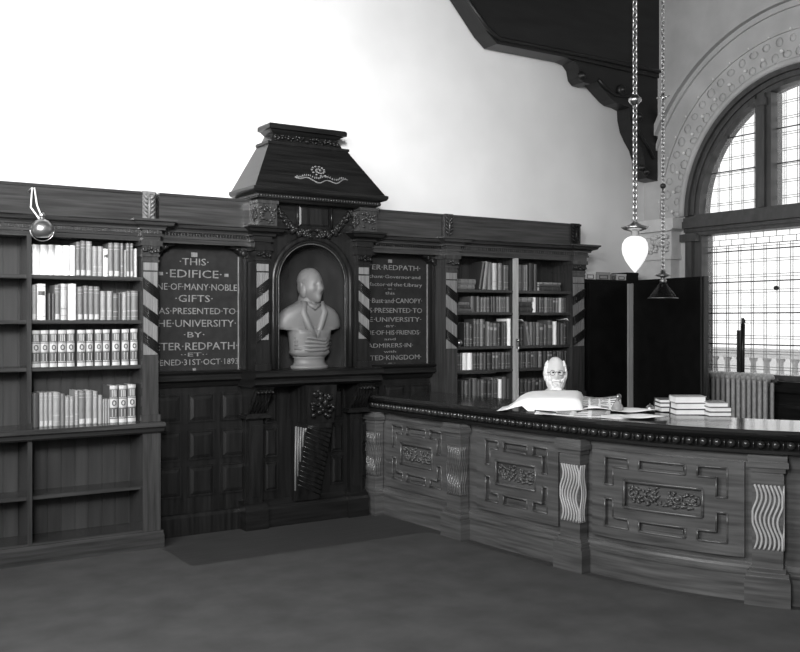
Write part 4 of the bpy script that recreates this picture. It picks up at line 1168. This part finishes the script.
o = frameAt(617.5, 413.5)
ink = thing('inkwell', 'small glass inkwell with dark stopper among the counter papers', 'inkwell', (o[0], o[1], ZT))
b = MB(); b.lathe([(0, 0), (.036, 0), (.04, .006), (.038, .03), (.026, .05), (.016, .056), (.018, .066), (0, .066)], (o[0], o[1], ZT + .022), 16); b.build('bottle', 'ink_glass', ink)
b = MB(); b.lathe([(0, .002), (.034, .003), (.033, .026), (.02, .034), (0, .035)], (o[0], o[1], ZT + .022), 14); b.build('ink', 'ink', ink)
b = MB(); b.tube([(o[0], o[1], ZT + .085), (o[0] + .005, o[1], ZT + .1)], .006, 8); b.ell((o[0] + .008, o[1] - .004, ZT + .115), (.022, .014, .022), 0, 12, 8); b.build('stopper', 'steel', ink)
o = frameAt(650, 412)
bell = thing('desk_bell', 'small dark round desk bell left of the stacked books', 'bell', (o[0], o[1], ZT))
b = MB(); b.lathe([(0, 0), (.035, 0), (.035, .008), (.01, .014), (.008, .02), (0, .02)], (o[0], o[1], ZT), 16); b.build('base', 'iron', bell)
b = MB(); b.lathe([(.03, .018), (.031, .022), (.026, .04), (.014, .05), (.004, .053), (.004, .06), (0, .061)], (o[0], o[1], ZT), 18); b.build('dome', 'steel', bell)
def stack(px0, px1, py, items, names, depth, ang=0):
    a = frameAt(px0, py); c = frameAt(px1, py); z = ZT
    d0 = Vector((c[0] - a[0], c[1] - a[1])); L0 = d0.length; base = math.atan2(d0.y, d0.x)
    for (h, tone, off, dl, da), lb in zip(items, names):
        L = L0 + dl
        r = thing('book', lb, 'book', (a[0] + d0.x * .5 + off * du.x + dv.x * depth / 2, a[1] + d0.y * .5 + off * du.y + dv.y * depth / 2, z), 'books stacked on the counter')
        t = .004
        b = MB(); b.box(-L / 2, L / 2, -depth / 2, depth / 2, 0, t); b.box(-L / 2, L / 2, -depth / 2, depth / 2, h - t, h)
        b.prism([(depth / 2, 0), (depth / 2 + .006, h * .25), (depth / 2 + .008, h * .5), (depth / 2 + .006, h * .75), (depth / 2, h), (depth / 2 - t, h), (depth / 2 - t, 0)], 'x', -L / 2, L / 2)
        o = b.build('cover', 'binding_%d' % tone); o.parent = r
        b = MB(); b.box(-L / 2 + .006, L / 2 - .006, -depth / 2 + .005, depth / 2 - t, t, h - t); o = b.build('page_block', 'paper'); o.parent = r
        r.rotation_euler[2] = base + da; z += h
T3 = 'of the counter stack'
stack(657.5, 671, 412, [(.034, 3, .0, 0, .05), (.03, 2, -.002, 0, 0), (.026, 3, .0, 0, -.04)], ['bottom book of the small leftmost stack by the desk bell', 'middle book of the small leftmost stack by the desk bell', 'top book of the small leftmost stack by the desk bell'], .16)
stack(673, 703, 415, [(.038, 3, 0, .0, 0), (.043, 1, .004, 0, .03), (.046, 6, .002, .01, -.02)], ['bottom book of the tall middle stack on the counter', 'dark-covered middle book of the tall middle stack on the counter', 'thick pale top book of the tall middle stack on the counter'], .15)
stack(706, 729, 416.5, [(.03, 4, .0, .0, 0), (.032, 3, -.0, -.004, .02), (.032, 5, -.01, -.02, -.03)], ['bottom book of the low right stack on the counter', 'middle book of the low right stack on the counter', 'top book of the low right stack on the counter'], .18)
# ================================================================ CUPBOARD with open door
cup = thing('cupboard', 'tall black cupboard with its wide door open, right of the bookcase', 'cupboard', (7.15, 7.15, 0))
b = MB(); b.box(6.82, 7.50, 7.02, 7.29, 0, 2.11); b.box(6.80, 7.52, 7.0, 7.29, 2.085, 2.115); b.build('carcass', 'black_panel', cup)
b = MB(); b.box(6.835, 7.415, 6.995, 7.02, .05, 2.08); b.box(6.86, 6.90, 6.985, 6.995, .05, 2.08); b.build('closed_door', 'black_panel', cup)
b = MB(); b.box(7.425, 7.495, 6.985, 7.02, 0, 2.08); lab(b.build('stile', 'oak_lit', cup), 'pale wooden upright between the two dark doors')  # light wood, made paler still so that it looks lit
h0, h1 = Vector((7.505, 6.97)), Vector((7.345, 5.93)); dd = (h1 - h0); L = dd.length; dd.normalize(); nn = Vector((-dd.y, dd.x))
def DT(s, o, z): return (h0.x + dd.x * s + nn.x * o, h0.y + dd.y * s + nn.y * o, z)
b = MB(DT); b.box(0, L, -.018, .018, .03, 2.11); b.box(0, L, -.024, .024, 2.08, 2.115); b.box(0, L, -.024, .024, .03, .12); door = b.build('open_door', 'black_panel', cup)
b = MB(DT); b.box(L - .045, L - .025, -.026, .026, .03, 2.115); b.box(L - .005, L + .008, -.026, .026, .03, 2.115); lab(b.build('edge_strip', 'oak', door), 'paler strip down the outer edge of the open door')
for z in (1.83, 1.33, .6):
    b = MB(); b.lathe([(0, -.03), (.011, -.028), (.011, .028), (0, .03)], (7.50, 6.972, z), 8); b.build('hinge', 'iron', cup)
for i, (a, c, h, mt, lb) in enumerate(((585, 595.5, .078, 'paper_old', 'pale flat box at left end of the cupboard top'), (597, 610, .078, 'binding_5', 'grey oblong box second from left on the cupboard top'), (610.8, 616, .06, 'binding_4', 'small dark grey box third on the cupboard top'),
                                       (616.8, 626, .066, 'binding_6', 'pale low box fourth from left on the cupboard top'), (627, 640, .085, 'black_panel', 'black box at the right end of the cupboard top'))):
    x0, _ = atY(a, 0, 7.03); x1, _ = atY(c, 0, 7.03); x1 = min(x1, 7.62)
    r = thing('box', lb, 'box', ((x0 + x1) / 2, 7.13, 2.115), 'boxes on top of the cupboard')
    b = MB(); b.box(x0, x1, 7.03, 7.25, 2.115, 2.115 + h * .7); b.build('base', mt, r)
    b = MB(); b.box(x0 - .003, x1 + .003, 7.027, 7.253, 2.115 + h * .7, 2.115 + h); b.build('lid', mt, r)
    if mt != 'black_panel':
        b = MB(); xm = (x0 + x1) / 2; q = (x1 - x0) * .32; b.frame(xm - q, xm + q, 2.122, 2.115 + h * .62, 7.026, 7.031, .006); b.build('label_frame', 'ink', r)
# ================================================================ RADIATOR and pole
rad = thing('radiator', 'grey ribbed iron radiator under the leaded window', 'radiator', (7.78, 5.88, 0))
k = 12
for i in range(k):
    y = 5.56 + i * .0595
    b = MB()
    for xo in (-.05, .05):
        b.tube([(7.78 + xo, y, .10), (7.78 + xo, y, .16), (7.78 + xo, y, .5), (7.78 + xo, y, 1.10), (7.78 + xo, y, 1.15)], [.026, .021, .02, .021, .024], 10)
    b.ell((7.78, y, 1.15), (.09, .029, .045), 0, 12, 8); b.ell((7.78, y, .12), (.09, .029, .04), 0, 12, 8)
    if i in (0, k - 1):
        b.tube([(7.74, y, .12), (7.73, y, 0)], .022, 8); b.tube([(7.82, y, .12), (7.83, y, 0)], .022, 8)
    b.build('section', 'radiator_paint', rad)
b = MB(); b.tube([(7.78, 5.53, 1.13), (7.78, 5.49, 1.13)], .014, 8); b.ell((7.78, 5.48, 1.13), .024); b.build('valve', 'iron', rad)
py_, pz_ = atX(742, 318, 7.88)
pole = thing('window_pole', 'dark window pole standing upright behind the radiator', 'pole', (7.89, py_, 0))
b = MB(); b.tube([(7.89, py_ + .01, 0), (7.89, py_, 1.4), (7.89, py_ - .005, pz_ - .06)], .02, 10); b.build('shaft', 'oak_dark', pole)
b = MB(); b.tube([(7.89, py_ - .005, pz_ - .07), (7.885, py_ - .005, pz_)], [.016, .012], 8); b.tube([(7.885, py_ - .005, pz_ - .01), (7.88, py_ - .03, pz_ - .02), (7.88, py_ - .032, pz_ - .05)], .007, 6); b.build('hook', 'iron', pole)
b = MB(); b.box(7.872, 7.9, py_ + .028, py_ + .055, 0, pz_ - .12); o = b.build('wooden_rod', 'oak', None, (7.885, py_ + .04, 0)); tag(o, 'shorter flat wooden rod beside the window pole', 'rod')
# ================================================================ LAMPS
def chain(b, x, y, z0, z1, ln, r):
    n = int((z1 - z0) / (ln * .72))
    for i in range(n):
        zc = z0 + (i + .5) * (z1 - z0) / n; pts = []
        for j in range(10):
            a = 2 * PI * j / 10; u = ln * .3 * math.cos(a); w = ln * .5 * math.sin(a)
            pts.append((x + (u if i % 2 else 0), y + (0 if i % 2 else u), zc + w))
        b.tube(pts, r, 5, 0, True)
def at_depth(px, py, D):
    c = (px - CX) / F * D; return (CA * c + SA * D, -SA * c + CA * D, H + (HY - py) / F * D)
D1 = 7.5; g1 = at_depth(635, 253, D1)
lp = thing('pendant_lamp', 'pendant lamp with white pear-shaped glass globe on a brass chain', 'lamp', (g1[0], g1[1], g1[2] + .2))
b = MB(); b.lathe([(0, -.155), (.012, -.145), (.04, -.112), (.074, -.06), (.096, -.01), (.103, .035), (.098, .075), (.08, .108), (.05, .128), (.03, .132), (0, .132)], g1, 28); b.build('globe', 'milk_glass', lp)
b = MB(); b.lathe([(.03, .13), (.032, .17), (.05, .175), (.085, .185), (.11, .205), (.085, .21), (.05, .222), (.03, .235), (.016, .25), (0, .25)], g1, 20); b.build('canopy', 'steel', lp)
b = MB(); chain(b, g1[0], g1[1], g1[2] + .25, ZC, .062, .0065); b.build('chain', 'brass', lp)
zb = at_depth(634, 100, D1)[2]
b = MB(); b.lathe([(0, -.05), (.02, -.045), (.03, -.03), (.05, -.012), (.05, .012), (.03, .03), (.02, .045), (0, .05)], (g1[0], g1[1], zb), 16); b.build('ball', 'brass', lp)
D2 = 8.7; g2 = at_depth(663, 288, D2)
lp = thing('pendant_lamp', 'pendant lamp with dark conical glass shade hanging before the cupboard door', 'lamp', (g2[0], g2[1], g2[2]))
b = MB(); n = 28; vs = []; fs = []
pr = [(.135, -.092), (.10, -.045), (.062, .0), (.028, .05), (.024, .052), (.058, .0), (.096, -.047), (.131, -.094)]
b.lathe(pr, g2, 28); b.f = b.f[:-2]; b.m = b.m[:-2]; b.sm = b.sm[:-2]
b.build('shade', 'shade_glass', lp)
b = MB(); b.tube([(g2[0] + .135 * math.cos(a), g2[1] + .135 * math.sin(a), g2[2] - .093) for a in [2 * PI * i / 28 for i in range(28)]], .004, 5, 0, True); b.build('rim', 'steel', lp)
b = MB(); b.lathe([(0, .03), (.028, .045), (.035, .07), (.02, .085), (.022, .10), (.07, .112), (.06, .125), (.03, .135), (.022, .16), (0, .17)], g2, 18); b.build('canopy', 'steel', lp)
b = MB(); chain(b, g2[0], g2[1], g2[2] + .16, ZC, .05, .0042); b.build('chain', 'brass', lp)
z1_ = at_depth(661, 186, D2)[2]; z2_ = at_depth(660, 97, D2)[2]
b = MB(); b.ell((g2[0], g2[1], z1_), (.028, .028, .024), 0, 12, 8); b.ell((g2[0], g2[1], z1_ - .03), (.012, .012, .02)); b.build('ball', 'iron', lp)
b = MB(); b.ell((g2[0], g2[1], z2_), (.02, .02, .035))
for i in range(4):
    a = i * PI / 2 + .3; b.tube([(g2[0], g2[1], z2_), (g2[0] + .05 * math.cos(a), g2[1] + .05 * math.sin(a), z2_)], [.01, .004], 6); b.ell((g2[0] + .055 * math.cos(a), g2[1] + .055 * math.sin(a), z2_), .01, 0, 6, 4)
b.build('cross_rod', 'brass', lp)
# bracket lamp on the left bookcase
lx, lz = atY(42, 229, 6.72)
lp = thing('bracket_lamp', 'small dark bell-shaped lamp shade hanging from cords at left bookcase top', 'lamp', (lx, 6.72, lz))
b = MB(); b.lathe([(.045, -.055), (.068, -.03), (.073, 0), (.066, .03), (.045, .055), (.02, .068), (.012, .075), (0, .076)], (lx, 6.72, lz), 22); b.build('shade', 'steel', lp)
b = MB()
b.tube([(lx + .078 * math.cos(a) - .004, 6.70, lz - .005 + .078 * math.sin(a)) for a in [PI + PI * i / 14 for i in range(15)]], .0035, 6); lab(b.build('wire_loop', 'brass', lp), 'bright wire loop under the shade')
tx, tz = atY(33, 188, 6.90)
b = MB()
b.tube([(lx, 6.72, lz + .075), (lx - .02, 6.78, lz + .17), (tx + .01, 6.90, tz), (tx + .01, 7.02, tz - .01)], .006, 6)
b.tube([(lx - .02, 6.72, lz + .07), (lx - .06, 6.78, lz + .15), (tx - .005, 6.90, tz), (tx - .005, 7.02, tz - .01)], .006, 6)
b.build('cord', 'cord', lp)
b = MB(); b.lathe([(0, .07), (.016, .072), (.02, .10), (.014, .11), (0, .112)], (lx, 6.72, lz), 12); b.build('socket', 'brass', lp)
# ================================================================ ROOF TRUSS against the back wall
tr = thing('roof_truss', 'dark timber roof truss with scrolled bracket at the window corner', 'truss', (7.6, 7.1, 3.0))
TY0, TY1 = 7.08, 7.28
def tp(l): return [atY(px, py, 7.22) for px, py in l]
beam = tp([(478, 36), (488, 47.4), (560, 61.2), (650, 81), (655, 81), (655, 30)])
x0, z0 = beam[0]
top = [(XW, 5.75), (x0 - 1.25, 5.75)]
b = MB(); b.prism(beam[:3] + [(beam[3][0], beam[3][1]), (XW, beam[3][1])] + top, 'y', TY0, TY1); b.build('beam', 'truss_wood', tr)
p0, p1, p2 = beam[0], beam[1], beam[2]
b = MB(); b.tube([(x0 - .3, TY0 - .01, z0 + .32), (p0[0], TY0 - .01, p0[1] + .03), (p1[0] + .02, TY0 - .01, p1[1] + .05), (p2[0], TY0 - .01, p2[1] + .05), (XW, TY0 - .01, p2[1] + .05)], .022, 6); b.build('edge_moulding', 'truss_wood', tr)
br = tp([(556, 60), (566, 64), (570, 70), (572, 80), (575.6, 84.7), (582, 86.5), (588.6, 84), (592, 89), (598, 95.5), (603, 101), (608, 105), (615, 107), (621, 110), (621.5, 120), (624, 132), (628, 141), (633, 150), (636, 160), (637, 172), (638, 179.6), (645, 181.5), (652.5, 183), (652, 150), (650, 140), (648, 127), (650.5, 119), (652, 110), (653, 79), (655, 60)])
b = MB(); b.prism(br, 'y', TY0 + .02, TY1 - .0); b.build('bracket', 'truss_wood', tr)
brk = tr.children[-1]
for (px, py, rr) in ((582, 76, .05), (622, 90, .06), (639, 117, .05), (641, 168, .04), (646, 172, .04)):
    x, z = atY(px, py, TY0); b = MB(); b.lathe([(rr, .02), (rr, -.005), (rr * .8, -.02), (rr * .55, -.022), (rr * .5, -.035), (rr * .25, -.05), (0, -.052)], (x, TY0, z), 16, 0, 'y'); b.build('boss', 'truss_wood', brk)
ribs = tp([(590, 82), (597, 90), (606, 97), (616, 99), (624, 97)]); ribs2 = tp([(627, 112), (627, 125), (632, 138), (640, 150), (645, 160)])
b = MB()
for rb in (ribs, ribs2): b.tube([(x, TY0 + .015, z) for x, z in rb], .018, 6)
b.build('scroll', 'truss_wood', brk)
# ================================================================ OUTSIDE
bal = thing('balustrade', 'pale stone terrace balustrade seen outside through the leaded window', 'balustrade', (11.5, 7.5, 0))
b = MB(); b.box(11.4, 11.7, 2, 14, 1.17, 1.30); b.build('rail', 'stone_light', bal)
b = MB(); b.box(11.4, 11.7, 2, 14, 0, .55); b.build('base', 'stone_light', bal)
for i in range(48):
    b = MB(); b.lathe([(.05, .55), (.06, .58), (.035, .64), (.07, .78), (.04, 1.0), (.035, 1.1), (.06, 1.14), (.06, 1.17)], (11.55, 3 + i * .22, 0), 8); b.build('baluster', 'stone', bal)
b = MB(); b.box(XW + .4, 40, -20, 40, -.3, -.05); struct(b.build('ground', 'stone'))
# ================================================================ LIGHT
w = bpy.data.worlds.new('sky'); S.world = w; w.use_nodes = True
bg = w.node_tree.nodes['Background']; bg.inputs['Color'].default_value = (1, 1, 1, 1); bg.inputs['Strength'].default_value = 1.8
def area(name, loc, target, sx, sy, power):
    l = bpy.data.lights.new(name, 'AREA'); l.shape = 'RECTANGLE'; l.size = sx; l.size_y = sy; l.energy = power; l.color = (1, 1, 1)
    o = bpy.data.objects.new(name, l); COL.objects.link(o); o.location = loc
    o.rotation_euler = (Vector(target) - Vector(loc)).to_track_quat('-Z', 'Y').to_euler(); return o
area('window_daylight', (XL + .3, 3.7, 3.2), (5.0, 4.6, 1.2), 1.6, 2.6, 200)
area('side_fill', (XL + .3, .4, 3.0), (4.9, 3.7, .8), 1.6, 2.4, 370)  # added light before the solid left wall, brightens the curved counter panel
k = area('front_window_daylight', (-1.4, -2.4, 4.4), (2.7, 7.2, 2.8), 1.2, 1.4, 120)
k.data.spread = math.radians(40)
area('ceiling_fill', (3.4, 1.5, ZC - .1), (4.0, 3.5, 0), 3.0, 2.0, 40)  # added fill light below the closed ceiling, no opening above it
# ================================================================ CAMERA
cam = bpy.data.cameras.new('camera'); co = bpy.data.objects.new('camera', cam); COL.objects.link(co)
cam.sensor_fit = 'HORIZONTAL'; cam.sensor_width = 36; cam.lens = F / 800 * 36
cam.shift_y = -(326 - HY) / 800
co.location = (0, 0, H); co.rotation_euler = (PI / 2, 0, -math.radians(33.2))
cam.clip_start = .05
S.camera = co
vs_ = S.view_settings; vs_.view_transform = 'Standard'; vs_.look = 'None'; vs_.exposure = 0.0; vs_.gamma = 1; vs_.use_curve_mapping = False
